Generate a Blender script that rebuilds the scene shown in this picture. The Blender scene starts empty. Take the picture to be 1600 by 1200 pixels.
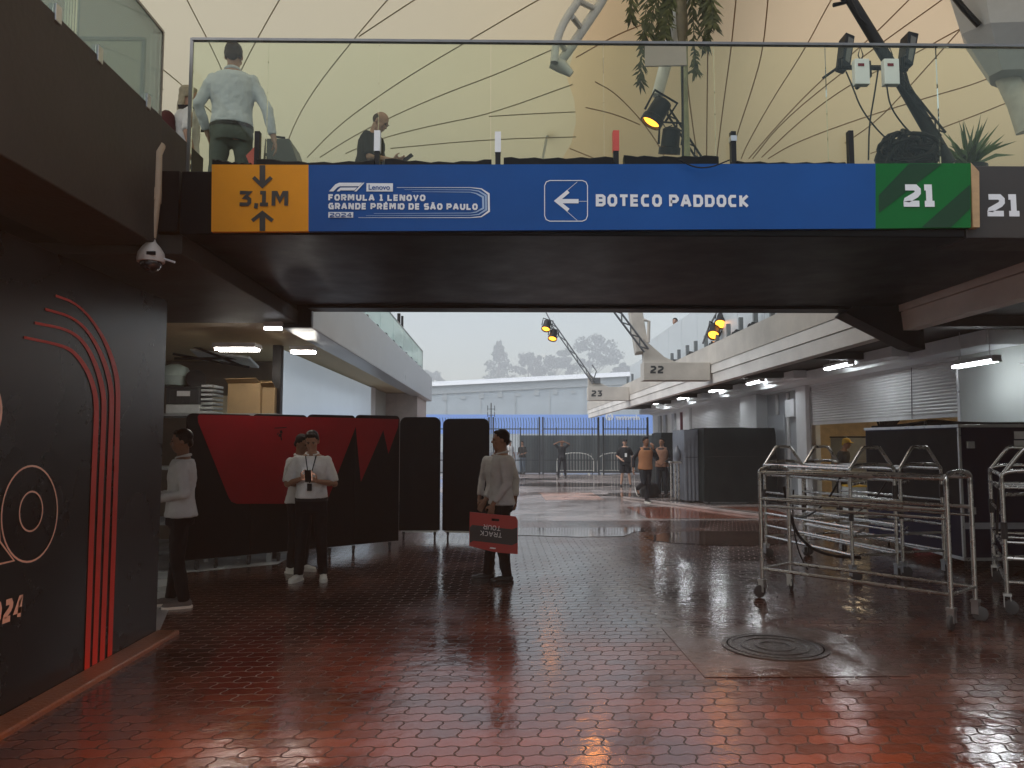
import bpy, bmesh, math, random
from mathutils import Vector as V, Matrix as M, noise
R = math.radians
rnd = random.Random(7)
scn = bpy.context.scene
COL = scn.collection

# ---------------------------------------------------------------- camera, sky, sun, exposure
F = 1200.0                                    # focal length in pixels of a 1600 px wide frame
CAM = V((0, 0, 1.62))
cd = bpy.data.cameras.new("camera"); co = bpy.data.objects.new("camera", cd); COL.objects.link(co)
cd.sensor_width = 36; cd.lens = 27.0; cd.clip_end = 1500; cd.clip_start = 0.05
co.location = CAM; co.rotation_euler = (R(90 + 4.38), 0, R(-0.907)); scn.camera = co
RM = co.rotation_euler.to_matrix()
def ray(px, py): return (RM @ V((px - 800, 600 - py, -F))).normalized()
def atY(px, py, Y):
    d = ray(px, py); return CAM + d * ((Y - CAM.y) / d.y)
def atX(px, py, X):
    d = ray(px, py); return CAM + d * ((X - CAM.x) / d.x)
def atZ(px, py, Z=0.0):
    d = ray(px, py); return CAM + d * ((Z - CAM.z) / d.z)

w = bpy.data.worlds.new("World"); scn.world = w; w.use_nodes = True
nt = w.node_tree; bg = nt.nodes["Background"]
sky = nt.nodes.new("ShaderNodeTexSky"); sky.sky_type = 'NISHITA'; sky.sun_disc = False
SUN_EL, SUN_AZ = R(52), R(-115)       # soft light from the left, behind the viewpoint
sky.sun_elevation = SUN_EL; sky.sun_rotation = SUN_AZ; sky.air_density = 1.6; sky.dust_density = 2.0; sky.ozone_density = 1.0
hs = nt.nodes.new("ShaderNodeHueSaturation"); hs.inputs["Saturation"].default_value = 0.6
nt.links.new(sky.outputs[0], hs.inputs["Color"]); nt.links.new(hs.outputs[0], bg.inputs["Color"])
bg.inputs["Strength"].default_value = 0.115
sl = bpy.data.lights.new("sun", 'SUN'); so = bpy.data.objects.new("sun", sl); COL.objects.link(so)
sl.energy = 1.5; sl.angle = R(60); sl.color = (1, .97, .93)
so.rotation_euler = (V((math.sin(SUN_AZ) * math.cos(SUN_EL), math.cos(SUN_AZ) * math.cos(SUN_EL), math.sin(SUN_EL)))).to_track_quat('Z', 'Y').to_euler(); so.location = (0, 40, 60)
scn.view_settings.view_transform = 'Standard'; scn.view_settings.look = 'None'
HAZE_D = .0019
scn.view_settings.gamma = 1; scn.view_settings.exposure = 0.5
cy = scn.cycles
cy.use_denoising = True; cy.max_bounces = 8; cy.diffuse_bounces = 4; cy.glossy_bounces = 4; cy.transparent_max_bounces = 16
cy.transmission_bounces = 6; cy.volume_bounces = 2; cy.sample_clamp_indirect = 6; cy.caustics_reflective = True; cy.blur_glossy = 1.0; cy.caustics_refractive = False

# ---------------------------------------------------------------- materials
def mat(name, col, rough=.5, metal=0., var=.12, scale=6., bump=0., bscale=40., spec=.5, emis=None, est=0., rvar=.15, stretch=None, coat=0.):
    m = bpy.data.materials.new(name); m.use_nodes = True; n = m.node_tree.nodes; l = m.node_tree.links
    b = n["Principled BSDF"]
    b.inputs["Metallic"].default_value = metal; b.inputs["Specular IOR Level"].default_value = spec
    if coat: b.inputs["Coat Weight"].default_value = coat; b.inputs["Coat Roughness"].default_value = .15
    tc = n.new("ShaderNodeTexCoord"); mp = n.new("ShaderNodeMapping"); l.new(tc.outputs["Object"], mp.inputs["Vector"])
    if stretch: mp.inputs["Scale"].default_value = stretch
    t = n.new("ShaderNodeTexNoise"); t.inputs["Scale"].default_value = scale; t.inputs["Detail"].default_value = 6; t.inputs["Roughness"].default_value = .6
    l.new(mp.outputs[0], t.inputs["Vector"])
    mx = n.new("ShaderNodeMix"); mx.data_type = 'RGBA'
    c = V(col[:3])
    mx.inputs["A"].default_value = (*(c * (1 - var)), 1); mx.inputs["B"].default_value = (*[min(1, x) for x in c * (1 + var)], 1)
    rp = n.new("ShaderNodeMapRange"); rp.inputs["From Min"].default_value = .3; rp.inputs["From Max"].default_value = .7
    l.new(t.outputs["Fac"], rp.inputs["Value"]); l.new(rp.outputs[0], mx.inputs["Factor"]); l.new(mx.outputs["Result"], b.inputs["Base Color"])
    rr = n.new("ShaderNodeMapRange"); rr.inputs["From Min"].default_value = .3; rr.inputs["From Max"].default_value = .7
    rr.inputs["To Min"].default_value = max(.02, rough * (1 - rvar)); rr.inputs["To Max"].default_value = min(1, rough * (1 + rvar))
    l.new(t.outputs["Fac"], rr.inputs["Value"]); l.new(rr.outputs[0], b.inputs["Roughness"])
    if bump:
        t2 = n.new("ShaderNodeTexNoise"); t2.inputs["Scale"].default_value = bscale; t2.inputs["Detail"].default_value = 4
        l.new(mp.outputs[0], t2.inputs["Vector"])
        bp = n.new("ShaderNodeBump"); bp.inputs["Strength"].default_value = bump; bp.inputs["Distance"].default_value = .02
        l.new(t2.outputs["Fac"], bp.inputs["Height"]); l.new(bp.outputs[0], b.inputs["Normal"])
    if emis:
        b.inputs["Emission Color"].default_value = (*emis, 1); b.inputs["Emission Strength"].default_value = est
    return m
def glass_mat(name, tint, refl=.08, rough=.02, haze=0.):
    m = bpy.data.materials.new(name); m.use_nodes = True; n = m.node_tree.nodes; l = m.node_tree.links
    n.remove(n["Principled BSDF"]); out = n["Material Output"]
    tr = n.new("ShaderNodeBsdfTransparent"); tr.inputs[0].default_value = (*tint, 1)
    gl = n.new("ShaderNodeBsdfGlossy"); gl.inputs["Roughness"].default_value = rough; gl.inputs[0].default_value = (.9, .95, .93, 1)
    fr = n.new("ShaderNodeFresnel"); fr.inputs["IOR"].default_value = 1.3
    ad = n.new("ShaderNodeMath"); ad.operation = 'ADD'; ad.use_clamp = True; ad.inputs[1].default_value = refl
    l.new(fr.outputs[0], ad.inputs[0])
    m1 = n.new("ShaderNodeMixShader"); l.new(ad.outputs[0], m1.inputs[0]); l.new(tr.outputs[0], m1.inputs[1]); l.new(gl.outputs[0], m1.inputs[2])
    last = m1
    if haze:
        df = n.new("ShaderNodeBsdfTranslucent"); df.inputs[0].default_value = (.8, .85, .84, 1)
        d2 = n.new("ShaderNodeBsdfDiffuse"); d2.inputs[0].default_value = (.7, .76, .76, 1)
        a2 = n.new("ShaderNodeMixShader"); a2.inputs[0].default_value = .5; l.new(df.outputs[0], a2.inputs[1]); l.new(d2.outputs[0], a2.inputs[2])
        m2 = n.new("ShaderNodeMixShader"); m2.inputs[0].default_value = haze; l.new(m1.outputs[0], m2.inputs[1]); l.new(a2.outputs[0], m2.inputs[2]); last = m2
    l.new(last.outputs[0], out.inputs["Surface"])
    return m
def membrane_mat(name, col, var=.06, diff=.45, tcol=None):
    m = bpy.data.materials.new(name); m.use_nodes = True; n = m.node_tree.nodes; l = m.node_tree.links
    n.remove(n["Principled BSDF"]); out = n["Material Output"]
    tc = n.new("ShaderNodeTexCoord"); t = n.new("ShaderNodeTexNoise"); t.inputs["Scale"].default_value = .35; t.inputs["Detail"].default_value = 5
    l.new(tc.outputs["Object"], t.inputs["Vector"])
    mx = n.new("ShaderNodeMix"); mx.data_type = 'RGBA'; c = V(tcol or col)
    mx.inputs["A"].default_value = (*(c * (1 - var)), 1); mx.inputs["B"].default_value = (*(c * (1 + var)), 1); l.new(t.outputs["Fac"], mx.inputs["Factor"])
    a = n.new("ShaderNodeBsdfTranslucent"); l.new(mx.outputs["Result"], a.inputs[0])
    d = n.new("ShaderNodeBsdfDiffuse"); d.inputs[0].default_value = (*col, 1)
    s = n.new("ShaderNodeMixShader"); s.inputs[0].default_value = diff
    l.new(a.outputs[0], s.inputs[1]); l.new(d.outputs[0], s.inputs[2]); l.new(s.outputs[0], out.inputs["Surface"])
    return m
def glow(name, col, st):
    m = bpy.data.materials.new(name); m.use_nodes = True; n = m.node_tree.nodes; b = n["Principled BSDF"]
    b.inputs["Base Color"].default_value = (*col, 1); b.inputs["Emission Color"].default_value = (*col, 1); b.inputs["Emission Strength"].default_value = st
    return m

# ---------------------------------------------------------------- mesh helpers
OFF = {}
class MB:
    def __init__(s): s.v = []; s.f = []; s.m = []; s.cm = 0
    def add(s, vs, fs):
        k = len(s.v); s.v += [V(p) for p in vs]; s.f += [tuple(i + k for i in f) for f in fs]; s.m += [s.cm] * len(fs); return s
    def box(s, x0, x1, y0, y1, z0, z1):
        vs = [(x, y, z) for z in (z0, z1) for y in (y0, y1) for x in (x0, x1)]
        return s.add(vs, [(0, 2, 3, 1), (4, 5, 7, 6), (0, 1, 5, 4), (2, 6, 7, 3), (0, 4, 6, 2), (1, 3, 7, 5)])
    def obox(s, c, size, rot):               # rot: Matrix 3x3
        k = len(s.v); hx, hy, hz = [q / 2 for q in size]; c = V(c)
        vs = [c + rot @ V((x, y, z)) for z in (-hz, hz) for y in (-hy, hy) for x in (-hx, hx)]
        return s.add(vs, [(0, 2, 3, 1), (4, 5, 7, 6), (0, 1, 5, 4), (2, 6, 7, 3), (0, 4, 6, 2), (1, 3, 7, 5)])
    def bar(s, a, b, wd, dp, up=(0, 0, 1)):  # rectangular bar from a to b
        a = V(a); b = V(b); d = b - a; z = d.normalized(); u = V(up)
        if abs(z.dot(u)) > .98: u = V((0, 1, 0))
        x = u.cross(z).normalized(); y = z.cross(x)
        return s.obox((a + b) / 2, (wd, dp, d.length), M((x, y, z)).transposed())
    def prism(s, poly, vec):
        n = len(poly); vec = V(vec); vs = [V(p) for p in poly] + [V(p) + vec for p in poly]
        return s.add(vs, [tuple(range(n - 1, -1, -1)), tuple(range(n, 2 * n))] + [(i, (i + 1) % n, n + (i + 1) % n, n + i) for i in range(n)])
    def tube(s, pts, r, n=8, caps=True, flat=None):
        pts = [V(p) for p in pts]; k = len(pts); rs = r if isinstance(r, (list, tuple)) else [r] * k
        up = None; rings = []
        for i, p in enumerate(pts):
            t = (pts[min(i + 1, k - 1)] - pts[max(i - 1, 0)]).normalized()
            if up is None:
                up = V((0, 0, 1)) if abs(t.z) < .9 else V((0, 1, 0))
            x = up.cross(t).normalized(); y = t.cross(x); up = y
            fr = flat[i] if flat else 1
            rings.append([p + (x * math.cos(2 * math.pi * j / n) + y * math.sin(2 * math.pi * j / n) * fr) * rs[i] for j in range(n)])
        return s.loft(rings, caps)
    def loft(s, rings, caps=True, closed=True):
        n = len(rings[0]); vs = [p for rg in rings for p in rg]; fs = []
        for i in range(len(rings) - 1):
            for j in range(n if closed else n - 1):
                a = i * n + j; b = i * n + (j + 1) % n; fs.append((a, b, b + n, a + n))
        if caps and closed:
            fs.append(tuple(range(n - 1, -1, -1))); q = (len(rings) - 1) * n; fs.append(tuple(range(q, q + n)))
        return s.add(vs, fs)
    def ell(s, c, r, n=12, k=8, rot=None):
        c = V(c); r = V(r) if hasattr(r, '__len__') else V((r, r, r)); vs = []; fs = []
        for i in range(k + 1):
            th = math.pi * i / k
            for j in range(n):
                ph = 2 * math.pi * j / n
                p = V((r.x * math.sin(th) * math.cos(ph), r.y * math.sin(th) * math.sin(ph), r.z * math.cos(th)))
                vs.append(c + (rot @ p if rot else p))
        for i in range(k):
            for j in range(n):
                a = i * n + j; b = i * n + (j + 1) % n; fs.append((a, a + n, b + n, b))
        return s.add(vs, fs)
    def lathe(s, c, prof, n=16, axis=None):  # prof [(r,z)]
        c = V(c); rot = axis if axis else M.Identity(3)
        return s.loft([[c + rot @ V((r * math.cos(2 * math.pi * j / n), r * math.sin(2 * math.pi * j / n), z)) for j in range(n)] for r, z in prof])
    def sheet(s, grid):
        n = len(grid[0]); vs = [p for row in grid for p in row]
        return s.add(vs, [(i * n + j, i * n + j + 1, (i + 1) * n + j + 1, (i + 1) * n + j) for i in range(len(grid) - 1) for j in range(n - 1)])
    def stroke(s, pts, wd, nrm, closed=False, lift=0.):
        pts = [V(p) for p in pts]; k = len(pts); nrm = V(nrm).normalized()
        ws = wd if isinstance(wd, (list, tuple)) else [wd] * k; L = []; Rr = []
        for i, p in enumerate(pts):
            a = pts[(i - 1) % k] if (closed or i) else None; b = pts[(i + 1) % k] if (closed or i < k - 1) else None
            da = (p - a).normalized() if a is not None else None; db = (b - p).normalized() if b is not None else None
            if da is None: da = db
            if db is None: db = da
            na = nrm.cross(da); nb = nrm.cross(db); mm = na + nb
            mm = nb.copy() if mm.length < 1e-4 else mm.normalized()
            sc = min(1.9, 1 / max(.3, mm.dot(nb)))
            L.append(p + mm * ws[i] / 2 * sc + nrm * lift); Rr.append(p - mm * ws[i] / 2 * sc + nrm * lift)
        n = k if closed else k - 1
        return s.add(L + Rr, [(i, k + i, k + (i + 1) % k, (i + 1) % k) for i in range(n)])
    def build(s, name, mt, parent=None, smooth=False, bevel=0., local=False):
        me = bpy.data.meshes.new(name)
        off = V((0, 0, 0))
        if parent is not None and not local: off = OFF.get(parent, V((0, 0, 0)))
        me.from_pydata([p - off for p in s.v], [], s.f)
        for x in (mt if isinstance(mt, (list, tuple)) else [mt]): me.materials.append(x)
        if isinstance(mt, (list, tuple)): me.polygons.foreach_set("material_index", s.m)
        if smooth: me.polygons.foreach_set("use_smooth", [True] * len(me.polygons))
        me.update()
        o = bpy.data.objects.new(name, me); COL.objects.link(o)
        if parent is not None: o.parent = parent; OFF[o] = off
        if bevel:
            bm = bmesh.new(); bm.from_mesh(me)
            es = [e for e in bm.edges if len(e.link_faces) == 2 and e.calc_face_angle(0) > .5]
            bmesh.ops.bevel(bm, geom=es, offset=bevel, segments=2, profile=.5, affect='EDGES', clamp_overlap=True)
            bm.to_mesh(me); bm.free()
        if smooth:
            try: me.set_sharp_from_angle(angle=R(40))
            except Exception: pass
        return o
def tag(o, label, cat, group=None):
    o["label"] = label; o["category"] = cat
    if group: o["group"] = group
    return o
def thing(name, label, cat, loc=(0, 0, 0), rz=0., group=None):
    o = bpy.data.objects.new(name, None); COL.objects.link(o); o.empty_display_size = .2
    o.location = loc; o.rotation_euler = (0, 0, rz); OFF[o] = V(loc)
    return tag(o, label, cat, group)
def struct(o, kind="structure"): o["kind"] = kind; return o
def dup(root, loc, rz, label=None):
    r = root.copy(); COL.objects.link(r); r.location = loc; r.rotation_euler = (0, 0, rz)
    if label: r["label"] = label
    for ch in list(root.children):
        c = ch.copy(); COL.objects.link(c); c.parent = r
        for g in list(ch.children):
            d = g.copy(); COL.objects.link(d); d.parent = c
    return r
def mesh_mod(mb, voxel, smooth=4, disp=0., dscale=.12):
    """fuse overlapping shapes into one continuous surface"""
    me = bpy.data.meshes.new("tmp"); me.from_pydata(mb.v, [], mb.f); me.update()
    o = bpy.data.objects.new("tmp", me); COL.objects.link(o)
    md = o.modifiers.new("r", 'REMESH'); md.mode = 'VOXEL'; md.voxel_size = voxel
    sm = o.modifiers.new("s", 'SMOOTH'); sm.iterations = smooth; sm.factor = .5
    if disp:
        tx = bpy.data.textures.new("folds", 'CLOUDS'); tx.noise_scale = dscale; tx.noise_depth = 2
        dm = o.modifiers.new("d", 'DISPLACE'); dm.texture = tx; dm.strength = disp; dm.mid_level = .5
    dg = bpy.context.evaluated_depsgraph_get(); dg.update()
    out = bpy.data.meshes.new_from_object(o.evaluated_get(dg))
    bpy.data.objects.remove(o); bpy.data.meshes.remove(me)
    out.polygons.foreach_set("use_smooth", [True] * len(out.polygons))
    return out
def link_mesh(me, name, mt, parent):
    me.name = name; me.materials.clear(); me.materials.append(mt)
    o = bpy.data.objects.new(name, me); COL.objects.link(o); o.parent = parent; OFF[o] = OFF.get(parent, V((0, 0, 0)))
    return o

# ---------------------------------------------------------------- square stroke lettering
c = .25
O_ = [(c, 0), (1 - c, 0), (1, c), (1, 1 - c), (1 - c, 1), (c, 1), (0, 1 - c), (0, c)]
GL = {'O': (1, [(O_, 1)]), '0': (1, [(O_, 1)]), 'D': (1, [([(0, 0), (1 - c, 0), (1, c), (1, 1 - c), (1 - c, 1), (0, 1)], 1)]),
 'B': (1, [([(0, 0), (1 - c, 0), (1, .15), (1, .85), (1 - c, 1), (0, 1)], 1), ([(0, .5), (.95, .5)], 0)]),
 'C': (.95, [([(1, 0), (c, 0), (0, c), (0, 1 - c), (c, 1), (1, 1)], 0)]), 'E': (.9, [([(1, 0), (0, 0), (0, 1), (1, 1)], 0), ([(0, .5), (.95, .5)], 0)]),
 'T': (.95, [([(-.1, 1), (1.1, 1)], 0), ([(.5, 1), (.5, -.1)], 0)]), 'P': (1, [([(0, -.1), (0, 1), (1 - c, 1), (1, 1 - c), (1, .6), (1 - c, .4), (0, .4)], 0)]),
 'A': (1.1, [([(-.05, -.1), (.4, 1), (.6, 1), (1.05, -.1)], 0), ([(.15, .28), (.85, .28)], 0)]),
 'K': (1, [([(0, -.1), (0, 1.1)], 0), ([(1, 1.08), (.12, .5), (1, -.08)], 0)]),
 'R': (1, [([(0, -.1), (0, 1), (1 - c, 1), (1, 1 - c), (1, .6), (1 - c, .42), (0, .42)], 0), ([(.5, .42), (1, -.1)], 0)]),
 'M': (1.3, [([(0, -.1), (0, 1), (.2, 1), (.5, .35), (.8, 1), (1, 1), (1, -.1)], 0)]), 'N': (1.05, [([(0, -.1), (0, 1), (.2, 1), (.8, 0), (1, 0), (1, 1.1)], 0)]),
 'U': (1, [([(0, 1.1), (0, c), (c, 0), (1 - c, 0), (1, c), (1, 1.1)], 0)]), 'L': (.9, [([(0, 1.1), (0, 0), (1.05, 0)], 0)]),
 'F': (.9, [([(0, -.1), (0, 1), (1.05, 1)], 0), ([(0, .48), (.9, .48)], 0)]), 'G': (1, [([(1, 1), (c, 1), (0, 1 - c), (0, c), (c, 0), (1, 0), (1, .5), (.5, .5)], 0)]),
 'I': (.1, [([(.5, -.1), (.5, 1.1)], 0)]), 'S': (.95, [([(1.05, 1), (.15, 1), (0, .85), (0, .62), (.15, .5), (.85, .5), (1, .38), (1, .15), (.85, 0), (-.05, 0)], 0)]),
 'V': (1.05, [([(0, 1.1), (.5, 0), (1, 1.1)], 0)]),
 '1': (.8, [([(.0, 1), (.5, 1), (.5, 0)], 0), ([(0, 0), (1.05, 0)], 0)]),
 '2': (1, [([(-.08, 1), (.8, 1), (1, .85), (1, .68), (.85, .55), (.05, .22), (0, .1), (.0, 0), (1.1, 0)], 0)]),
 '3': (.95, [([(-.05, 1), (1, 1), (.5, .58), (.75, .58), (1, .42), (1, .15), (.8, 0), (-.05, 0)], 0)]),
 '4': (1, [([(.72, -.1), (.72, 1), (.6, 1), (0, .3), (1.1, .3)], 0)]), ',': (.12, [([(.5, .1), (.2, -.35)], 0)]), ' ': (.35, [])}
def lettering(mb, txt, o, u, v, h, t=.2, wd=.8, gap=.32, slant=0., lift=.0008, flip=False):
    """strokes of thickness t*h; o is the lower left corner, u/v the reading and up directions"""
    o = V(o); u = V(u).normalized(); v = V(v).normalized(); n = u.cross(v); x = 0.
    for ch in txt:
        acc = None
        if ch in 'ÊÃ': acc = ch; ch = {'Ê': 'E', 'Ã': 'A'}[ch]
        w_, strokes = GL[ch]; w2 = w_ * wd
        def P(p): 
            yy = t / 2 + p[1] * (1 - t)
            return o + u * (h * (x + t / 2 + p[0] * w2 * (1 - t / wd if w_ > .3 else 1) + slant * yy)) + v * (h * yy)
        for k, (pts, cl) in enumerate(strokes): mb.stroke([P(p) for p in pts], t * h, n, bool(cl), lift * (1 + .4 * k))
        if acc == 'Ê': mb.stroke([P((.25, 1.2)), P((.5, 1.38)), P((.75, 1.2))], t * h * .55, n, False, lift)
        if acc == 'Ã': mb.stroke([P((.2, 1.25)), P((.4, 1.36)), P((.6, 1.25)), P((.8, 1.36))], t * h * .55, n, False, lift)
        x += w2 + gap
    return x * h
def text_width(txt, h, wd=.8, gap=.32): return sum(GL[{'Ê': 'E', 'Ã': 'A'}.get(q, q)][0] * wd + gap for q in txt) * h - gap * h
def font_text(txt, name, mt, parent, o, u, v, width, ext=.001, bold=.0):
    cu = bpy.data.curves.new("t", 'FONT'); cu.body = txt; cu.size = 1; cu.offset = bold
    ob = bpy.data.objects.new("t", cu); COL.objects.link(ob)
    dg = bpy.context.evaluated_depsgraph_get(); me = bpy.data.meshes.new_from_object(ob.evaluated_get(dg)); bpy.data.objects.remove(ob)
    xs = [q.co.x for q in me.vertices]; x0, x1 = min(xs), max(xs); k = width / (x1 - x0)
    o = V(o); u = V(u).normalized(); v = V(v).normalized(); n = u.cross(v); off = OFF.get(parent, V((0, 0, 0)))
    for q in me.vertices: q.co = o + u * ((q.co.x - x0) * k) + v * (q.co.y * k) + n * ext - off
    return link_mesh(me, name, mt, parent)
# ---------------------------------------------------------------- shared materials
m_conc_dark = mat("dark concrete", (.050, .044, .037), .6, spec=.2, var=.25, scale=2.5, bump=.15, bscale=25)
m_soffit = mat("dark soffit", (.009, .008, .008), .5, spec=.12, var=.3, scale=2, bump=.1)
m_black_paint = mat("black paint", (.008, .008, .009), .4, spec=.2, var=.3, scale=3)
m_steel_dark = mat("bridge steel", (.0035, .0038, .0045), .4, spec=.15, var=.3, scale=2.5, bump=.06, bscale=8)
m_beige = mat("beige painted concrete", (.50, .47, .425), .6, var=.16, scale=1.6, bump=.12, bscale=18)
m_white_conc = mat("stained white concrete", (.74, .72, .69), .55, var=.2, scale=1.3, bump=.1, bscale=14, stretch=(1, .5, 1))
m_white_wall = mat("white wall paint", (.72, .74, .75), .5, var=.08, scale=1.5, bump=.05)
m_grey_door = mat("grey door paint", (.36, .38, .40), .4, var=.12, scale=2)
m_shutter = mat("shutter metal", (.62, .63, .64), .42, var=.1, scale=1.2, bump=.03)
m_balcony = mat("balcony cladding", (.46, .48, .49), .32, var=.12, scale=1.1, bump=.04, bscale=10)
m_alum = mat("aluminium", (.5, .5, .5), .3, metal=.9)
m_rail = mat("handrail steel", (.22, .21, .2), .35, metal=.8)
m_glass = glass_mat("clear balustrade glass", (.92, .95, .88), .0, haze=.0)
m_glass_green = glass_mat("green balustrade glass", (.66, .82, .78), .10, haze=.28)
m_glass_warm = glass_mat("terrace glass", (.80, .86, .78), .06, haze=.12)
m_pale_glazing = mat("pale glazing", (.50, .55, .58), .35, var=.06, scale=.6)
m_tube = glow("fluorescent tube", (1.0, .95, .86), 30.0); m_tube_r = glow("cool fluorescent tube", (.92, .97, 1.0), 23.0)
m_fix = mat("lamp fitting", (.6, .6, .6), .4)
m_amber = glow("amber lens", (1.0, .36, .03), 3.2)
m_black = mat("black plastic", (.012, .012, .013), .45, spec=.25, var=.3)
m_rubber = mat("black rubber", (.02, .02, .02), .6)
m_cloth_black = mat("black tarpaulin", (.009, .009, .009), .55, spec=.15, var=.3, bump=.3, bscale=12)
m_screen_black = mat("black screen fabric", (.004, .004, .005), .6, spec=.08, var=.25, scale=2, bump=.3, bscale=4)
m_red = mat("red print", (.17, .004, .009), .55, spec=.1, var=.08, scale=3)
m_white = mat("white print", (.78, .78, .78), .5, var=.03)
m_letter = mat("pale lettering", (.72, .73, .76), .5, var=.03)
m_tan_ceiling = mat("tan ceiling", (.52, .42, .26), .7, var=.1)

# ---------------------------------------------------------------- ground
def ground_mats():
    m = bpy.data.materials.new("wet interlocking brick"); m.use_nodes = True; n = m.node_tree.nodes; l = m.node_tree.links; b = n["Principled BSDF"]
    def N(t, **k):
        q = n.new(t)
        for a, v in k.items(): setattr(q, a, v)
        return q
    def mathn(op, a, bb=None):
        q = N("ShaderNodeMath", operation=op)
        for i, x in enumerate((a, bb)):
            if x is None: continue
            if isinstance(x, (int, float)): q.inputs[i].default_value = x
            else: l.new(x, q.inputs[i])
        return q.outputs[0]
    tc = N("ShaderNodeTexCoord"); sp = N("ShaderNodeSeparateXYZ"); l.new(tc.outputs["Object"], sp.inputs[0])
    X, Y = sp.outputs[0], sp.outputs[1]
    wx = mathn('MULTIPLY', mathn('SINE', mathn('MULTIPLY', X, 2 * math.pi / .1125)), .0085)
    wy = mathn('MULTIPLY', mathn('SINE', mathn('MULTIPLY', Y, 2 * math.pi / .125)), .011)
    cb = N("ShaderNodeCombineXYZ"); l.new(mathn('ADD', X, wy), cb.inputs[0]); l.new(mathn('ADD', Y, wx), cb.inputs[1])
    br = N("ShaderNodeTexBrick"); l.new(cb.outputs[0], br.inputs["Vector"]); br.offset = .5
    br.inputs["Scale"].default_value = 1; br.inputs["Brick Width"].default_value = .225; br.inputs["Row Height"].default_value = .125
    br.inputs["Mortar Size"].default_value = .0065; br.inputs["Mortar Smooth"].default_value = .35
    br.inputs["Color1"].default_value = (.105, .040, .024, 1); br.inputs["Color2"].default_value = (.060, .026, .017, 1); br.inputs["Mortar"].default_value = (.018, .012, .009, 1)
    n1 = N("ShaderNodeTexNoise"); n1.inputs["Scale"].default_value = .9; n1.inputs["Detail"].default_value = 7; l.new(tc.outputs["Object"], n1.inputs["Vector"])
    n2 = N("ShaderNodeTexNoise"); n2.inputs["Scale"].default_value = 45; n2.inputs["Detail"].default_value = 5; l.new(tc.outputs["Object"], n2.inputs["Vector"])
    n3 = N("ShaderNodeTexNoise"); n3.inputs["Scale"].default_value = 7; n3.inputs["Detail"].default_value = 2; l.new(tc.outputs["Object"], n3.inputs["Vector"])
    dirt = N("ShaderNodeMix", data_type='RGBA', blend_type='MULTIPLY'); dirt.inputs["Factor"].default_value = 1
    cr = N("ShaderNodeValToRGB"); cr.color_ramp.elements[0].position = .32; cr.color_ramp.elements[0].color = (.34, .33, .33, 1); cr.color_ramp.elements[1].position = .68; cr.color_ramp.elements[1].color = (1.25, 1.18, 1.1, 1)
    l.new(n1.outputs["Fac"], cr.inputs[0]); l.new(br.outputs["Color"], dirt.inputs["A"]); l.new(cr.outputs[0], dirt.inputs["B"])
    l.new(dirt.outputs["Result"], b.inputs["Base Color"])
    # wet film: low roughness, a little drier in patches, grainier in the joints
    r1 = N("ShaderNodeMapRange"); r1.inputs["From Min"].default_value = .35; r1.inputs["From Max"].default_value = .65; r1.inputs["To Min"].default_value = .07; r1.inputs["To Max"].default_value = .22
    l.new(n1.outputs["Fac"], r1.inputs["Value"])
    l.new(mathn('ADD', mathn('ADD', r1.outputs[0], mathn('MULTIPLY', br.outputs["Fac"], .3)), mathn('MULTIPLY', mathn('SUBTRACT', n2.outputs["Fac"], .5), .12)), b.inputs["Roughness"])
    h = mathn('ADD', mathn('MULTIPLY', mathn('SUBTRACT', 1.0, br.outputs["Fac"]), .5), mathn('ADD', mathn('MULTIPLY', n2.outputs["Fac"], .10), mathn('MULTIPLY', n3.outputs["Fac"], .55)))
    bp = N("ShaderNodeBump"); bp.inputs["Strength"].default_value = .55; bp.inputs["Distance"].default_value = .012
    l.new(h, bp.inputs["Height"]); l.new(bp.outputs[0], b.inputs["Normal"]); b.inputs["IOR"].default_value = 1.68
    return m
m_brick = ground_mats()
def wet_concrete(name, col, r0, r1, sc=.35, var=.3, bump=.15):
    m = mat(name, col, .3, var=var, scale=sc * 4); n = m.node_tree.nodes; l = m.node_tree.links; b = n["Principled BSDF"]
    tc = n.new("ShaderNodeTexCoord"); t = n.new("ShaderNodeTexNoise"); t.inputs["Scale"].default_value = sc; t.inputs["Detail"].default_value = 6; l.new(tc.outputs["Object"], t.inputs["Vector"])
    r = n.new("ShaderNodeMapRange"); r.inputs["From Min"].default_value = .42; r.inputs["From Max"].default_value = .58; r.inputs["To Min"].default_value = r0; r.inputs["To Max"].default_value = r1
    l.new(t.outputs["Fac"], r.inputs["Value"]); l.new(r.outputs[0], b.inputs["Roughness"])
    t2 = n.new("ShaderNodeTexNoise"); t2.inputs["Scale"].default_value = 14; t2.inputs["Detail"].default_value = 5; l.new(tc.outputs["Object"], t2.inputs["Vector"])
    bp = n.new("ShaderNodeBump"); bp.inputs["Strength"].default_value = bump; bp.inputs["Distance"].default_value = .01
    l.new(t2.outputs["Fac"], bp.inputs["Height"]); l.new(bp.outputs[0], b.inputs["Normal"])
    return m
m_apron = wet_concrete("wet pink concrete", (.30, .25, .235), .05, .24)
m_slab = wet_concrete("wet cement patch", (.062, .040, .031), .03, .24, sc=1.6, bump=.35)
m_gfloor = wet_concrete("polished pale floor", (.42, .45, .46), .12, .3)
m_field = mat("distant asphalt", (.10, .10, .105), .5)
def quad(name, x0, x1, y0, y1, z, m, k="structure"):
    nx = 1; return struct(MB().add([(x0, y0, z), (x1, y0, z), (x1, y1, z), (x0, y1, z)], [(0, 1, 2, 3)]).build(name, m), k)
quad("ground", -500, 500, -60, 900, -.008, m_field)
quad("brick_paving", -2.72, 7.6, -8, 16.2, 0, m_brick)
quad("concrete_apron", -3.0, 7.6, 16.2, 41, -.003, m_apron)
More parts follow.
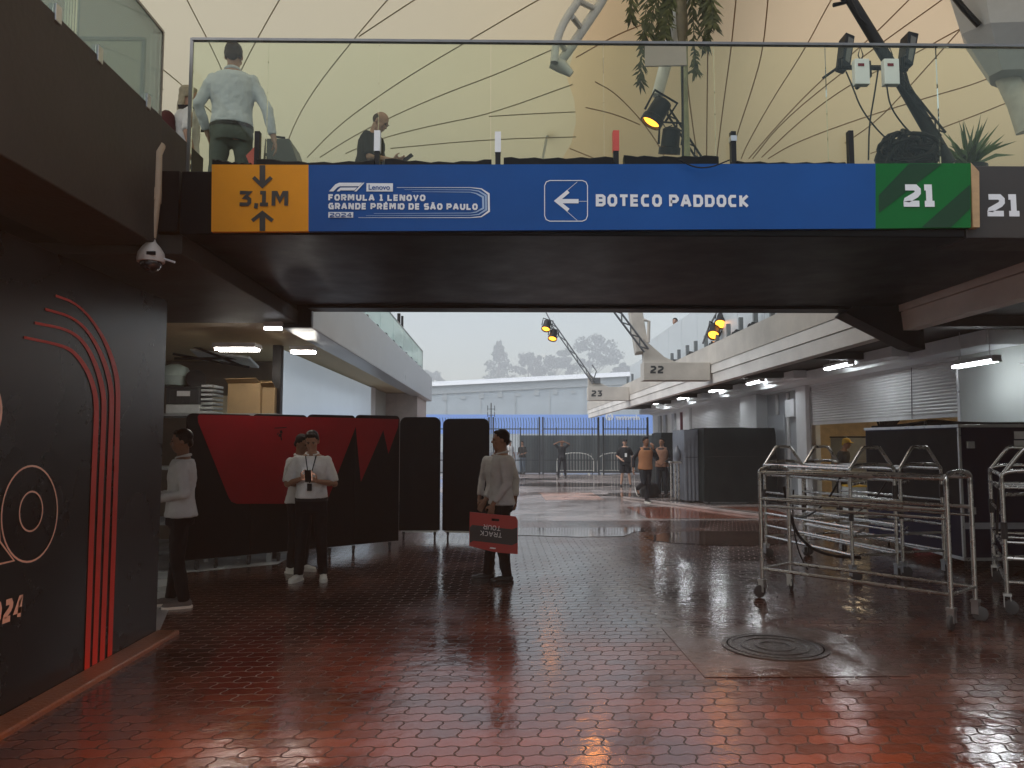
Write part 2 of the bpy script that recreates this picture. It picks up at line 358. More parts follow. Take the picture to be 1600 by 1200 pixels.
struct(MB().add([(-9, 6.72, .004), (-2.9, 6.72, .004), (-3.93, 9.8, .004), (-2.97, 10.45, .004), (-2.97, 24, .004), (-9, 24, .004)], [(0, 1, 2), (0, 2, 5), (2, 3, 4, 5)]).build("garage_floor", m_gfloor))
struct(MB().add([(-2.72, 6.72, 0), (-2.72, 16.2, 0), (-5, 16.2, .0), (-5, 6.72, .0)], [(0, 1, 2, 3)]).build("paving_edge", m_brick))
kb = MB().box(-2.91, -2.72, -8, 6.72, -.02, .035); struct(kb.build("kerb", mat("wet orange kerb", (.20, .085, .04), .3, var=.3, scale=3, bump=.3), bevel=.012))
quad("cement_patch", 1.42, 2.86, 5.43, 6.87, .004, m_slab)
quad("red_pavement_band", 3.2, 6.6, 16.6, 19.6, .001, wet_concrete("wet red paving", (.24, .085, .055), .05, .2))
quad("pink_slab", 1.3, 3.0, 22.0, 25.2, .001, wet_concrete("pink cement", (.40, .22, .16), .15, .3))
kb = MB(); kb.bar((3.75, 22.6, .03), (5.9, 17.0, .03), .35, .06); struct(kb.build("kerb", m_apron, bevel=.01))
mh = thing("manhole_cover", "round dark iron manhole lid standing in water on the cement patch", "manhole", (2.19, 6.22, 0))
m_iron = mat("wet iron", (.03, .028, .026), .22, metal=.3, var=.3, bump=.4, bscale=30)
MB().lathe((2.19, 6.22, 0), [(.36, .004), (.36, .014), (.33, .014), (.325, .009), (.27, .009), (.265, .014), (.24, .014), (.235, .009), (.16, .009), (.155, .014), (.12, .014), (.115, .009), (0.001, .009)], 40).build("lid", m_iron, mh, smooth=True)
MB().lathe((2.19, 6.22, 0), [(.41, .003), (.41, .010), (.372, .012), (.372, .004)], 40).build("rim", m_iron, mh, smooth=True)

def puddle(cx, cy_, rx, ry, seed, z=.0062, m=None):
    pts = []
    for i in range(60):
        a = 2 * math.pi * i / 60; k = 1 + .35 * noise.noise(V((math.cos(a) * 1.6 + seed, math.sin(a) * 1.6, seed))) + .1 * noise.noise(V((math.cos(a) * 5 + seed, math.sin(a) * 5, 2)))
        pts.append((cx + rx * k * math.cos(a), cy_ + ry * k * math.sin(a), z))
    return struct(MB().add(pts + [(cx, cy_, z)], [(i, (i + 1) % 60, 60) for i in range(60)]).build("puddle", m or m_puddle))
m_puddle = wet_concrete("standing water on paving", (.065, .038, .029), .02, .06, bump=.06)
puddle(1.2, 14.2, 1.6, .7, 3.3); puddle(3.9, 13.2, 1.5, .9, 5.1); puddle(2.6, 30, 2.6, 1.3, 2.2, .002); puddle(4.4, 24.0, 1.6, 1.0, 6.4, .002); puddle(.6, 34.5, 2.2, .9, 8.8, .002)
# ---------------------------------------------------------------- left building
lb = thing("terrace_building", "dark concrete building on the left with a glazed terrace above", "building", (-3, 9, 0))
MB().box(-3.1, -2.45, -8, 5.45, 3.03, 3.98).build("terrace_beam", m_conc_dark, lb, bevel=.01)
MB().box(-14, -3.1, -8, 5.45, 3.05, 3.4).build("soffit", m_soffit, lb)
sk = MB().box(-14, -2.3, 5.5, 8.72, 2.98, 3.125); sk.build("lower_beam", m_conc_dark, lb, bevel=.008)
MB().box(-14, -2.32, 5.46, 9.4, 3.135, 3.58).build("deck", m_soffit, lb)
MB().box(-2.60, -2.46, 5.45, 6.25, 3.58, 3.975).build("deck_kerb", m_black_paint, lb, bevel=.006)
MB().box(-14, -2.52, 8.73, 24, 3.02, 3.12).build("soffit", m_tan_ceiling, lb)
bal = MB().box(-2.5, -2.15, 8.80, 24.3, 2.93, 3.68); bal.build("balcony_fascia", m_balcony, lb, bevel=.01)
MB().box(-2.5, -2.15, 8.725, 8.795, 2.93, 3.66).build("end_cap", m_black_paint, lb)  # black colour stands in for the shade under the footbridge
MB().box(-3.4, -3.17, 18.9, 19.6, 0, 3.01).build("column", m_white_wall, lb)
MB().box(-3.6, -3.2, 19.6, 21.6, 0, 3.01).build("wall", mat("grey green wall", (.36, .38, .36), .6), lb)
MB().box(-4.2, -2.32, 21.6, 24.2, 0, 3.01).build("wall", mat("pinkish wall", (.48, .42, .39), .6), lb)
MB().box(-9.2, -3.6, 13.2, 13.4, 0, 3.01).build("wall", mat("storage back wall", (.16, .13, .10), .7), lb)
MB().box(-9.4, -9.2, 8.8, 13.4, 0, 3.01).build("wall", m_conc_dark, lb)
MB().box(-3.9, -3.4, 13.4, 18.8, 0, 3.01).build("wall", m_conc_dark, lb)
bolts = MB()
for i in range(3):
    for j in range(2):
        q = atY(298 + j * 20, 283 + i * 10, 5.44); bolts.ell(q, (.012, .008, .012), 8, 5)
bolts.build("bolt", m_alum, lb, smooth=True)
# upper storey glazing on the concrete beam
def balustrade(name, label, X, ys, z0, z1, mg, endpost=True, clamps=True, rail=True, grp=None, clampz=None, lean=0):
    t = thing(name, label, "balustrade", (X, ys[0], z0), group=grp)
    for a, b in zip(ys[:-1], ys[1:]): MB().box(X - .008, X + .008, a + .008, b - .008, z0, z1).build("pane", mg, t)
    if rail: MB().box(X - .016, X + .016, ys[0], ys[-1], z1 + .001, z1 + .02).build("handrail", m_rail, t)
    if endpost: MB().box(X - .012, X + .012, ys[-1], ys[-1] + .022, z0, z1 + .02).build("end_post", m_rail, t)
    if clamps:
        for a, b in zip(ys[:-1], ys[1:]):
            for f in (.2, .8):
                y = a + (b - a) * f; MB().box(X + .009, X + .03, y - .03, y + .03, z0 - .05, z0 + .05).build("clamp", m_alum, t, bevel=.004)
    return t
balustrade("glass_balustrade", "frameless glass balustrade on the dark concrete beam at upper left", -2.47, [-4, -2.4, -.8, .8, 2.0, 3.2, 4.35, 5.43], 3.985, 4.60, m_glass_warm)
balustrade("glass_balustrade", "greenish glass balustrade on the pale balcony beyond the footbridge", -2.2, [8.85, 10.6, 12.3, 14, 15.7, 17.4, 19.1, 20.4, 21.7], 3.685, 4.20, m_glass_green, clamps=False)
t = bpy.data.objects["glass_balustrade.001"]
for i in range(12):
    y = 9.4 + i * 1.05; MB().ell((-2.185, y, 3.70), (.03, .03, .03), 8, 6).build("clamp", m_rail, t, smooth=True)
pp = atY(640, 512, 17.7)
pl = thing("loudspeaker_post", "pair of dark slim posts rising behind the balcony glass", "post", (pp.x - .25, 17.7, 3.58))
MB().box(pp.x - .29, pp.x - .22, 17.7, 17.76, 3.58, 4.62).build("pole", m_black, pl); MB().box(pp.x - .2, pp.x - .15, 17.7, 17.76, 3.58, 4.56).build("pole", m_black, pl)

# lit board, its black edge post
bd = thing("display_board", "large plain pale blue board facing the lane behind the red screen", "board", (-3.18, 14, 0))
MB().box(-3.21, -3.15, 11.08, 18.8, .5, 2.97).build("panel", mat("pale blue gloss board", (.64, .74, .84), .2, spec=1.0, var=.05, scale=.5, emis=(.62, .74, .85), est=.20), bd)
MB().box(-3.24, -3.12, 10.94, 11.07, 0, 3.01).build("post", m_black, bd)
# ceiling lamps on the left
def ceiling_lamp(name, label, c, L, wd, along=(1, 0, 0), grp="fluorescent lamps in the left garage", drop=.0, mt=None):
    c = V(c); a = V(along).normalized(); s = V((-a.y, a.x, 0)); rot = M((a, s, V((0, 0, 1)))).transposed()
    t = thing(name, label, "lamp", c, group=grp)
    MB().obox(c, (L, wd, .06), rot).build("housing", m_fix, t, bevel=.008)
    for k in (-1, 1): MB().tube([c + s * k * wd * .25 - a * L * .47 - V((0, 0, .045)), c + s * k * wd * .25 + a * L * .47 - V((0, 0, .045))], .016, 8).build("tube", mt or m_tube, t, smooth=True)
    if drop: MB().tube([c + V((0, 0, .03)), c + V((0, 0, drop))], .006, 6).build("hanger", m_fix, t)
    return t
ceiling_lamp("fluorescent_lamp", "wide fluorescent lamp under the tan ceiling above the stacked crates", atZ(371, 541, 2.86), .55, .30)
ceiling_lamp("fluorescent_lamp", "small fluorescent lamp under the tan ceiling above the pale board", atZ(474, 545, 2.86), .32, .2)
ceiling_lamp("fluorescent_lamp", "short fluorescent lamp under the dark soffit beside the balcony end", atZ(427, 507, 2.93), .2, .07, mt=glow("dim tube", (.93, .96, 1), 5.0))

# ---------------------------------------------------------------- event hoarding on the left
WX = -2.905
hb = thing("event_hoarding", "tall black wall panel with red stripes and outlined letters at the left edge", "hoarding", (-2.95, 3, 0))
m_hoard = mat("satin black hoarding", (.004, .004, .0045), .27, var=.15, scale=1, spec=.5, rvar=.06)
MB().box(-3.02, -2.91, -7, 6.70, .0, 2.86).build("panel", m_hoard, hb, bevel=.006)
m_stripe = mat("red vinyl", (.55, .035, .02), .45, var=.05); m_outline = mat("peach vinyl", (.85, .48, .34), .5, var=.03)
def wallpts(pts): return [atX(x, y, WX) for x, y in pts]
def smoothen(pts, n=3):
    for _ in range(n):
        q = [pts[0]]
        for a, b in zip(pts[:-1], pts[1:]): q += [a * .75 + b * .25, a * .25 + b * .75]
        pts = q + [pts[-1]]
    return pts
ST = [[(87, 462), (118, 473), (145, 500), (169, 541), (183.6, 589), (185, 628), (181, 758), (171.5, 1025)],
      [(71, 483), (113.5, 495), (140, 519), (162, 560), (174, 603.5), (175, 637), (170, 758), (159.5, 1032)],
      [(54.6, 504.5), (108.7, 515), (135, 538), (152, 574.6), (162, 613), (163, 647), (158, 758), (148, 1038)],
      [(37.7, 527), (104, 541), (123, 557.7), (140, 584), (150, 618), (151, 652), (146, 758), (136, 1046)]]
for s in ST:
    p = smoothen([V(q) for q in wallpts(s)], 3); ws = []
    arc = 0.
    for i, q in enumerate(p):
        arc += (q - p[i - 1]).length if i else 0; f = max(0, min(1, (arc - .25) / .95)); ws.append(.017 + .053 * f * f * (3 - 2 * f))
    MB().stroke(p, ws, (1, 0, 0)).build("stripe", m_stripe, hb)
def ringpts(cx, cy_, rx, ry, sl=0, n=40): return wallpts([(cx + rx * math.cos(2 * math.pi * i / n) + sl * math.sin(2 * math.pi * i / n), cy_ - ry * math.sin(2 * math.pi * i / n)) for i in range(n)])
lt = MB(); lt.stroke(ringpts(46, 803, 43.5, 75, 4), .012, (1, 0, 0), True); lt.build("lettering", m_outline, hb); lt = MB(); lt.stroke(ringpts(48.5, 799, 18, 31, 2), .011, (1, 0, 0), True); lt.build("lettering", m_outline, hb); lt = MB()
lt.stroke(wallpts([(-60, 830), (-30, 640), (-12, 640), (0, 846), (22, 876), (-8, 883), (-60, 895)]), .012, (1, 0, 0)); lt.build("lettering", m_outline, hb)
lt = MB(); lt.stroke(ringpts(-40, 645, 42, 60, 3), .02, (1, 0, 0), True); lt.build("lettering", m_outline, hb)
lt = MB(); b0 = atX(34, 962, WX); h_ = .135
tw = text_width("2024", h_, .62, .14); lettering(lt, "2024", b0 - V((0, tw, .008)), (0, 1, 0), (0, 0, 1), h_, .26, .62, .14, .12, .001); lt.build("lettering", mat("peach solid vinyl", (.85, .52, .38), .5), hb)

# ---------------------------------------------------------------- footbridge and its sign
fb = thing("footbridge", "dark steel footbridge crossing over the lane between both buildings", "bridge", (1, 7, 3.1))
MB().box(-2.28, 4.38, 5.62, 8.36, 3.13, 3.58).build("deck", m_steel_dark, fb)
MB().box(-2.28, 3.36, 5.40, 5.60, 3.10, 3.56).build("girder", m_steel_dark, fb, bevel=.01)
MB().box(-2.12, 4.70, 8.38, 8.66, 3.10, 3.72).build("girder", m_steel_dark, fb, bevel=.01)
MB().prism([atY(1322, 489, 8.35), atY(1425, 541, 8.35), atY(1446, 546, 8.35), atY(1440, 480, 8.35), atY(1385, 428, 8.35)], (0, .30, 0)).build("bracket", m_steel_dark, fb)
sg = thing("overhead_sign", "long blue sign board with a yellow clearance panel and green 21 panel", "sign", (0, 5.35, 3.1))
SY = 5.36
def S(px, py, dy=0.): return atY(px, py, SY - dy)
def signmat(n_, c_): return mat(n_, c_, .55, var=.10, scale=1.4, spec=.12, bump=.12, bscale=3.5)
m_blue = signmat("blue sign print", (.012, .075, .27)); m_yel = signmat("yellow sign print", (.72, .28, .02)); m_grn = signmat("green sign print", (.008, .13, .03)); m_dkgrn = signmat("dark green print", (.018, .055, .03)); m_ink = mat("dark ink", (.03, .025, .02), .5)
def panel(px0, px1, pys, nm, mt):
    (a, b), (c2, d) = pys
    MB().prism([S(px0, a), S(px1, c2), S(px1 , d), S(px0 - (1 if px0 < 400 else 0), b)], (0, .035, 0)).build(nm, mt, sg)
panel(331, 482, ((257, 362), (257.5, 361.5)), "yellow_panel", m_yel)
panel(482, 1368, ((257.5, 361.5), (255.5, 357)), "blue_panel", m_blue)
panel(1368, 1517, ((255.5, 357), (255, 355.5)), "green_panel", m_grn)
UX, UZ = (1, 0, 0), (0, 0, 1)
def hpx(h): return h / 1200 * SY * .995
gr = MB()
gr.add([S(1373, 333, .003), S(1373, 305, .003), S(1420, 256, .003), S(1472, 256, .003)], [(0, 1, 2, 3)])
gr.add([S(1440, 355, .003), S(1516, 288, .003), S(1516, 326, .003), S(1486, 355, .003)], [(0, 1, 2, 3)]); gr.build("green_pattern", m_dkgrn, sg)
mb = MB(); lettering(mb, "21", S(1412, 323, .006), UX, UZ, hpx(37), .27, .78, .02); mb.build("lettering", m_letter, sg)
mb = MB(); lettering(mb, "3,1M", S(372, 322, .004), UX, UZ, hpx(25), .24, .86, .17); mb.build("lettering", m_ink, sg)
mb = MB(); N_ = (0, -1, 0)
mb.stroke([S(410, 258, .003), S(410, 289, .003)], hpx(9), N_); mb.stroke([S(396, 277, .003), S(410, 290.5, .003), S(424, 277, .003)], hpx(6), N_, lift=.001); mb.build("down_arrow", m_ink, sg); mb = MB()
mb.stroke([S(410, 361, .003), S(410, 334, .003)], hpx(9), N_); mb.stroke([S(394, 345, .003), S(410, 332.5, .003), S(426, 345, .003)], hpx(6), N_, lift=.001); mb.build("up_arrow", m_ink, sg)
def fit(txt, x0, x1, yb, h, t_=.26, dy=.004, mt=m_letter, gapf=.2, slant=0.):
    h = hpx(h); W = (x1 - x0) / 1200 * SY; w_ = .8
    for _ in range(30):
        tw = text_width(txt, h, w_, gapf * w_); w_ *= W / tw
    mb = MB(); lettering(mb, txt, S(x0, yb, dy), UX, UZ, h, t_, w_, gapf * w_, slant); return mb.build("lettering", mt, sg)
fit("BOTECO PADDOCK", 931, 1177, 322.5, 20, .24)
fit("FORMULA 1 LENOVO", 513, 667, 313.5, 10.5, .27); fit("GRANDE PRÊMIO DE SÃO PAULO", 513, 750, 327, 10.5, .27)
mb = MB().box(*[q for pr in zip(S(513, 340, .003), S(552, 331.5, .002)) for q in sorted(pr)]); mb.build("year_plate", m_letter, sg)
fit("2024", 515, 550, 339.3, 7, .2, .008, m_blue, .2)
# slanted emblem left of the sponsor plate
mb = MB(); P_ = lambda pts: mb.add([S(x, y, .004) for x, y in pts], [tuple(range(len(pts)))])
P_([(514, 299), (524, 288), (530, 285.5), (566, 285.5), (561, 291), (531, 291), (527, 293), (521, 299)])
P_([(529, 295.5), (532, 293), (558, 293), (553.5, 297.5), (532, 297.5), (530.5, 299), (526, 299)]); P_([(557, 299), (569.5, 285.5), (566.8, 285.5), (553.5, 299)]); mb.build("emblem", m_letter, sg)
MB().box(*[q for pr in zip(S(572.5, 299, .004), S(614, 286.5, .002)) for q in sorted(pr)]).build("sponsor_plate", m_letter, sg)
font_text("Lenovo", "lettering", m_blue, sg, S(576, 296.2, .0055), UX, UZ, hpx(34), .001, .012)
m_swoosh = mat("light blue print", (.30, .42, .62), .5)
for k in range(3):
    o_ = k * 4; a = .6 if k else 1
    mb = MB(); top = [(620 + o_ * 3, 293 + o_ * .8), (735, 293 + o_ * .9), (752 - o_, 295 + o_ * .9), (763.5 - o_ * 1.1, 303 + o_ * .6), (764 - o_ * 1.1, 330 - o_ * .6), (752 - o_, 338.5 - o_ * .9), (735, 340 - o_ * .9), (560 + o_ * 3, 340 - o_ * .8)]
    ws = [hpx(.5), hpx(1), hpx(1.8), hpx(3.2), hpx(3.2), hpx(1.8), hpx(1), hpx(.5)]; mb.stroke([S(x, y, .003) for x, y in top], ws, N_); mb.build("track_line", m_swoosh if k else m_letter, sg)
mb = MB(); rr_ = [(851 + 8, 282), (918 - 8, 282), (915.6, 284.4), (918, 290), (918, 337), (915.6, 343), (910, 345.5), (859, 345.5), (853.4, 343), (851, 337), (851, 290), (853.4, 284.4)]
mb.stroke([S(x, y, .003) for x, y in rr_], hpx(1.3), N_, True)
for a, b in (((881, 302), (902, 284)), ((904, 314.5), (917, 314.5)), ((881, 326), (902, 344.5))): mb.stroke([S(*a, .003), S(*b, .003)], hpx(.7), N_)
mb.stroke([S(904, 314.3, .003), S(872, 314.3, .003)], hpx(7), N_); mb.stroke([S(888, 299, .003), S(870, 314, .003), S(888, 328.5, .003)], hpx(6), N_, lift=.001); mb.build("arrow", m_letter, sg)

# black bunched tarps along the deck edge
TA = [(333, 392, 248, 255), (402, 585, 247, 250), (602, 768, 247, 249), (787, 958, 246, 245), (975, 1122, 243, 243), (1152, 1320, 252, 253)]
TL = ["left-hand black tarp lying above the yellow panel", "long sagging black tarp above the printed race title", "black tarp left of the bridge centre behind the blue board", "black tarp right of the bridge centre behind the arrow", "thick black tarp heaped below the amber lamps on the bridge", "thin black tarp trailing towards the green sign panel"]
for i, (a, b, y1, y2) in enumerate(TA):
    n = 14; rings = []
    for k in range(n + 1):
        f = k / n; px = a + (b - a) * f; top = atY(px, y1 + (y2 - y1) * f + 5 * math.sin(f * math.pi) * (1 if i in (1, 2) else .3) + 1.2 * math.sin(k * 2.1 + i), 5.45).z
        x = atY(px, 260, 5.45).x; zb = 3.565; d = .05 + .012 * math.sin(k * 1.7)
        rings.append([V((x, 5.43 - 0, zb)), V((x, 5.43, top - .012)), V((x, 5.45, top)), V((x, 5.45 + d, top - .015)), V((x, 5.46 + d, zb))])
    o = MB().loft(rings).build("tarpaulin", m_cloth_black, smooth=True); tag(o, TL[i], "tarp", "black tarps along the bridge edge")
# clear balustrade of the bridge and its clamp posts
bx = [-2.27, -1.72, -.9, -.07, .77, 1.6, 2.44, 3.28, 4.1]
bg_ = thing("glass_balustrade", "long clear glass balustrade along the front of the footbridge", "balustrade", (1, 5.52, 3.5))
ztop = atY(800, 68, 5.52).z
for a, b in zip(bx[:-1], bx[1:]): MB().box(a + .002, b - .002, 5.515, 5.531, 3.60, ztop).build("pane", m_glass, bg_)
MB().box(-2.28, 4.2, 5.505, 5.541, ztop + .001, ztop + .02).build("handrail", m_rail, bg_); MB().box(-2.295, -2.272, 5.51, 5.54, 3.58, ztop + .02).build("end_post", m_rail, bg_)
PW = [(403, 206, None, "plain dark clamp post nearest the walking man on the bridge"), (590, 206, m_white, "clamp post with a white upper sleeve in front of the bald man"), (778, 208, m_white, "clamp post with white tape at the middle of the bridge"), (962, 206, m_red, "clamp post with a red upper half left of the amber lamps"), (1145, 206, m_alum, "clamp post with a thin pale band under the palm"), (1328, 205, None, "plain dark clamp post below the black lamp mast")]
m_redpost = mat("red tape", (.55, .07, .05), .5)
for i, (px, py, mt, lb_) in enumerate(PW):
    p = atY(px, py, 5.47); t = thing("clamp_post", lb_, "post", (p.x, 5.47, 3.56), group="clamp posts of the bridge balustrade"); hw = .019
    MB().box(p.x - hw, p.x + hw, 5.452, 5.50, 3.56, p.z).build("post", m_black, t, bevel=.003)
    if mt is not None:
        z0 = p.z - (.02 if i == 4 else .0); MB().box(p.x - hw - .003, p.x + hw + .003, 5.448, 5.503, p.z - (.075 if i == 4 else .15), p.z - .035 if i == 4 else p.z + .003).build("sleeve", m_redpost if i == 3 else mt, t)
# the next numbered beam, painted black, right of the sign
def beam_number(t, txt, o, u, h, mt):
    mb = MB(); lettering(mb, txt, o, u, UZ, h, .25, .8, .04 if '1' in txt else .16); mb.build("number", mt, t)
# ---------------------------------------------------------------- right building (garages)
rb = thing("garage_building", "long pale garage building on the right with roller shutters under a concrete terrace edge", "building", (8, 15, 0))
Y0, Y1 = -8, 38.6
def extr(prof, name, mt, ya=Y0, yb=Y1): return MB().prism([(x, ya, z) for x, z in prof], (0, yb - ya, 0)).build(name, mt, rb)
extr([(4.40, 3.25), (4.40, 3.67), (4.56, 3.67), (4.56, 3.25)], "parapet", m_beige)
extr([(4.42, 3.07), (4.415, 3.246), (4.60, 3.246), (4.60, 3.07)], "fascia_band", m_white_conc)
extr([(4.46, 2.86), (4.44, 3.06), (4.62, 3.06), (4.62, 2.86)], "fascia_band", m_white_conc)
MB().box(4.63, 7.58, Y0, Y1, 3.30, 3.56).build("soffit", m_conc_dark, rb)
MB().box(4.57, 14, Y0, Y1, 3.57, 3.60).build("deck", m_conc_dark, rb)
for y in [q for q in range(-6, 38, 4)]: MB().box(4.63, 7.0, y, y + .22, 3.16, 3.295).build("joist", m_conc_dark, rb)
MB().box(7.02, 7.58, 10.9, Y1, 3.04, 3.26).build("lintel", m_white_wall, rb, bevel=.01)
for y in (13.0, 17.4, 21.4, 25.4, 29.2, 33): MB().box(6.72, 7.015, y, y + 2.0, 3.1, 3.28).build("duct", m_white_wall, rb, bevel=.008)
m_wallgrey = mat("pale grey green wall", (.46, .49, .47), .5, var=.06, scale=.8)
MB().box(7.6, 7.8, Y0, 12.55, 0, 3.29).build("wall", m_wallgrey, rb)
MB().box(7.6, 7.8, 12.55, Y1, 3.0, 3.29).build("wall", m_white_wall, rb)
MB().box(7.5, 7.85, 18.72, 19.35, 0, 3.03).build("pier", m_white_wall, rb, bevel=.01)
MB().box(7.78, 7.9, 19.35, 22.2, 0, 3.0).build("wall", m_grey_door, rb)
MB().box(7.45, 7.85, 22.2, 23.7, 0, 3.03).build("pier", m_white_wall, rb, bevel=.01)
MB().box(7.55, 7.85, 30.5, 31.4, 0, 3.03).build("pier", m_white_wall, rb, bevel=.01); MB().box(7.7, 7.85, 31.4, Y1, 0, 3.0).build("wall", m_white_wall, rb)
for y in (19.6, 20.5, 21.3): MB().tube([(7.74, y, .1), (7.74, y, 2.95)], .05, 8).build("pipe", m_fix, rb, smooth=True)
MB().box(7.6, 7.77, 19.75, 20.35, 2.3, 2.75).build("cable_box", m_white_wall, rb, bevel=.01)
MB().box(7.66, 7.77, 20.6, 21.9, .05, 2.4).build("door", m_grey_door, rb, bevel=.01)
m_maroon = mat("maroon paint", (.10, .012, .018), .5)
for i, y in enumerate((32.2, 33.4, 35.2, 36.4)): MB().box(7.6, 7.69, y, y + (.12 if i == 0 else .5), .05, 2.9).build("door", m_maroon if i == 0 else m_grey_door, rb)
def shutter(ya, yb, zb, zt):
    n = int((zt - zb) / .055); pr = []
    for i in range(n + 1):
        z = zb + (zt - zb) * i / n
        pr += [(7.64, z), (7.628, z + .008), (7.62, z + .03), (7.628, z + .05)] if i < n else [(7.64, z)]
    vs = [(x, ya, z) for x, z in pr] + [(x, yb, z) for x, z in pr]; k = len(pr)
    m = MB().add(vs, [(i, i + k, i + k + 1, i + 1) for i in range(k - 1)]); m.box(7.625, 7.66, ya, yb, zb - .07, zb - .002)
    o = m.build("shutter", m_shutter, rb); MB().box(7.602, 7.70, ya - .06, ya + .02, 0, 3.0).build("guide", m_alum, o); MB().box(7.602, 7.70, yb - .02, yb + .06, 0, 3.0).build("guide", m_alum, o)
shutter(12.62, 18.66, 2.12, 3.0); MB().tube([(7.60, 14.0, 3.0), (7.60, 14.05, 2.06)], .008, 6).build("cable", m_black, rb)
shutter(23.78, 30.45, .08, 3.0)
# lit inside of the half open garage
m_cream = mat("cream garage wall", (.72, .58, .38), .6)
MB().box(13.4, 13.5, 12.4, 24, 0, 3).build("inner_wall", m_cream, rb); MB().box(7.95, 13.4, 23.9, 24, 0, 3).build("inner_wall", m_cream, rb); MB().box(7.95, 13.4, 12.3, 12.4, 0, 3).build("inner_wall", m_cream, rb)
MB().box(7.85, 13.4, 12.4, 23.9, 2.96, 3.0).build("inner_ceiling", m_cream, rb)
quad("garage_floor", 7.6, 13.4, 12.4, 23.9, .004, m_gfloor)
m_warmtube = glow("warm tube", (1.0, .78, .48), 14.0)
for k, (x, y) in enumerate(((9.2, 17.6), (9.4, 20.6), (11.6, 19))):
    t = thing("garage_lamp", ["warm ceiling lamp inside the half open garage above the mechanic", "warm ceiling lamp deep inside the half open garage near its end wall", "warm ceiling lamp at the back of the half open garage"][k], "lamp", (x, y, 2.9), group="lamps inside the open garage")
    MB().box(x - .1, x + .1, y - .6, y + .6, 2.88, 2.95).build("housing", m_fix, t); MB().box(x - .07, x + .07, y - .56, y + .56, 2.85, 2.878).build("diffuser", m_warmtube, t)
# numbered cross beams
def cross_beam(y, txt, mt, mnum, pxo, h, label, z0=2.92, z1=3.30, x0=3.0, gus=True):
    t = thing("cross_beam", label, "beam", (x0, y, z0), group="numbered beams along the terrace")
    MB().box(x0, 4.395, y, y + .38, z0, z1).build("beam", mt, t, bevel=.008)
    beam_number(t, txt, atY(pxo[0], pxo[1], y - .002), UX, h, mnum)
    if gus: MB().prism([(x0 + .02, y + .08, z1), (x0 + .72, y + .08, z1), (x0 + .45, y + .08, z1 + .12), (x0 + .02, y + .08, z1 + .5)], (0, .2, 0)).build("gusset", mt, t)
    return t
m_num = mat("dark number paint", (.04, .045, .05), .5)
cross_beam(15.9, "22", m_beige, m_num, (1016, 583.5), .16, "beige cross beam numbered 22 above the middle of the lane")
cross_beam(26.0, "23", m_beige, m_num, (924, 619.5), .21, "beige cross beam numbered 23 farther along the lane", 3.06, 3.52)
cb = cross_beam(5.42, "21", mat("black beam paint", (.03, .026, .024), .5), m_letter, (1543, 338), .165, "black cross beam numbered 21 at the end of the blue sign", 3.10, 3.64, 3.38, False)
m_ply = mat("plywood edge", (.42, .27, .14), .6, var=.2, scale=9)
MB().prism([S(1517, 254), S(1530, 268), S(1531, 355), S(1521, 355)], (0, .3, 0)).build("edge_board", m_ply, cb)
# opaque pale panes on the right terrace
gb = thing("terrace_screen", "tall milky glazed screen along the right terrace above the concrete edge", "screen wall", (4.78, 16, 3.6))
for i in range(10):
    y = 8.9 + i * 1.57; MB().box(4.76, 4.78, y, y + 1.55, 3.605, 4.86).build("pane", m_pale_glazing, gb)
for i in range(2):
    y = 24.7 + i * 1.6; MB().box(4.76, 4.78, y, y + 1.58, 3.605, 4.42).build("pane", m_pale_glazing, gb)
YS = [20.4, 19.6, 18.7, 17.9, 17.0, 16.1, 15.3, 14.5, 13.66, 12.8, 11.95, 27.6, 26.6]
names = ["first", "second", "third", "fourth", "fifth", "sixth", "seventh", "eighth", "ninth", "tenth", "eleventh"]
ys2 = sorted(YS); PM = mat("grey post", (.17, .19, .20), .45)
for i, y in enumerate(ys2):
    lab = "grey clamp post on the right terrace edge, %s from the footbridge" % names[i] if i < 11 else ("grey clamp post by the lower glazing at the far terrace end" if i == 11 else "farthest grey clamp post on the right terrace edge")
    t = thing("clamp_post", lab, "post", (4.62, y, 3.6), group="clamp posts on the right terrace edge")
    MB().box(4.58, 4.66, y, y + .07, 3.6, 4.02).build("post", PM, t, bevel=.004)
for i, (y, L) in enumerate(((19.2, .5), (17.5, .6), (15.7, .5), (14.1, .5), (13.2, .45))):
    m = MB(); rings = []
    for k in range(7):
        f = k / 6; h = .02 + .05 * math.sin(f * math.pi) + .02 * math.sin(k * 2.3 + i); yy = y + L * f
        rings.append([V((4.43, yy, 3.672)), V((4.44, yy, 3.672 + h)), V((4.53, yy, 3.672 + h * .8)), V((4.55, yy, 3.672))])
    tag(m.loft(rings).build("tarpaulin", m_cloth_black, smooth=True), "small black tarp roll on the right terrace edge, %s from the far end" % names[i], "tarp", "black tarp rolls on the right terrace edge")
# fluorescent lamps under the right soffit
def lamp_r(c, label, L=1.2):
    x, y, z = c; t = thing("fluorescent_lamp", label, "lamp", c, group="fluorescent lamps along the garages")
    MB().box(x - .07, x + .07, y - L / 2, y + L / 2, z, z + .06).build("housing", m_fix, t, bevel=.008)
    for k in (-1, 1): MB().tube([(x + k * .035, y - L * .48, z - .022), (x + k * .035, y + L * .48, z - .022)], .02, 8).build("tube", m_tube_r, t, smooth=True)
    for k in (-1, 1): MB().box(x - .07, x + .07, y + k * L * .49 - .015, y + k * L * .49 + .015, z - .04, z - .001).build("end_cap", m_fix, t)
    for k in (-.35, .35): MB().tube([(x, y + k * L, z + .061), (x, y + k * L, 3.30)], .006, 6).build("hanger", m_fix, t)
    return t
lamp_r((7.0, 11.15, 2.80), "nearest and lowest fluorescent lamp hanging by the shutter above the carts", 1.0)
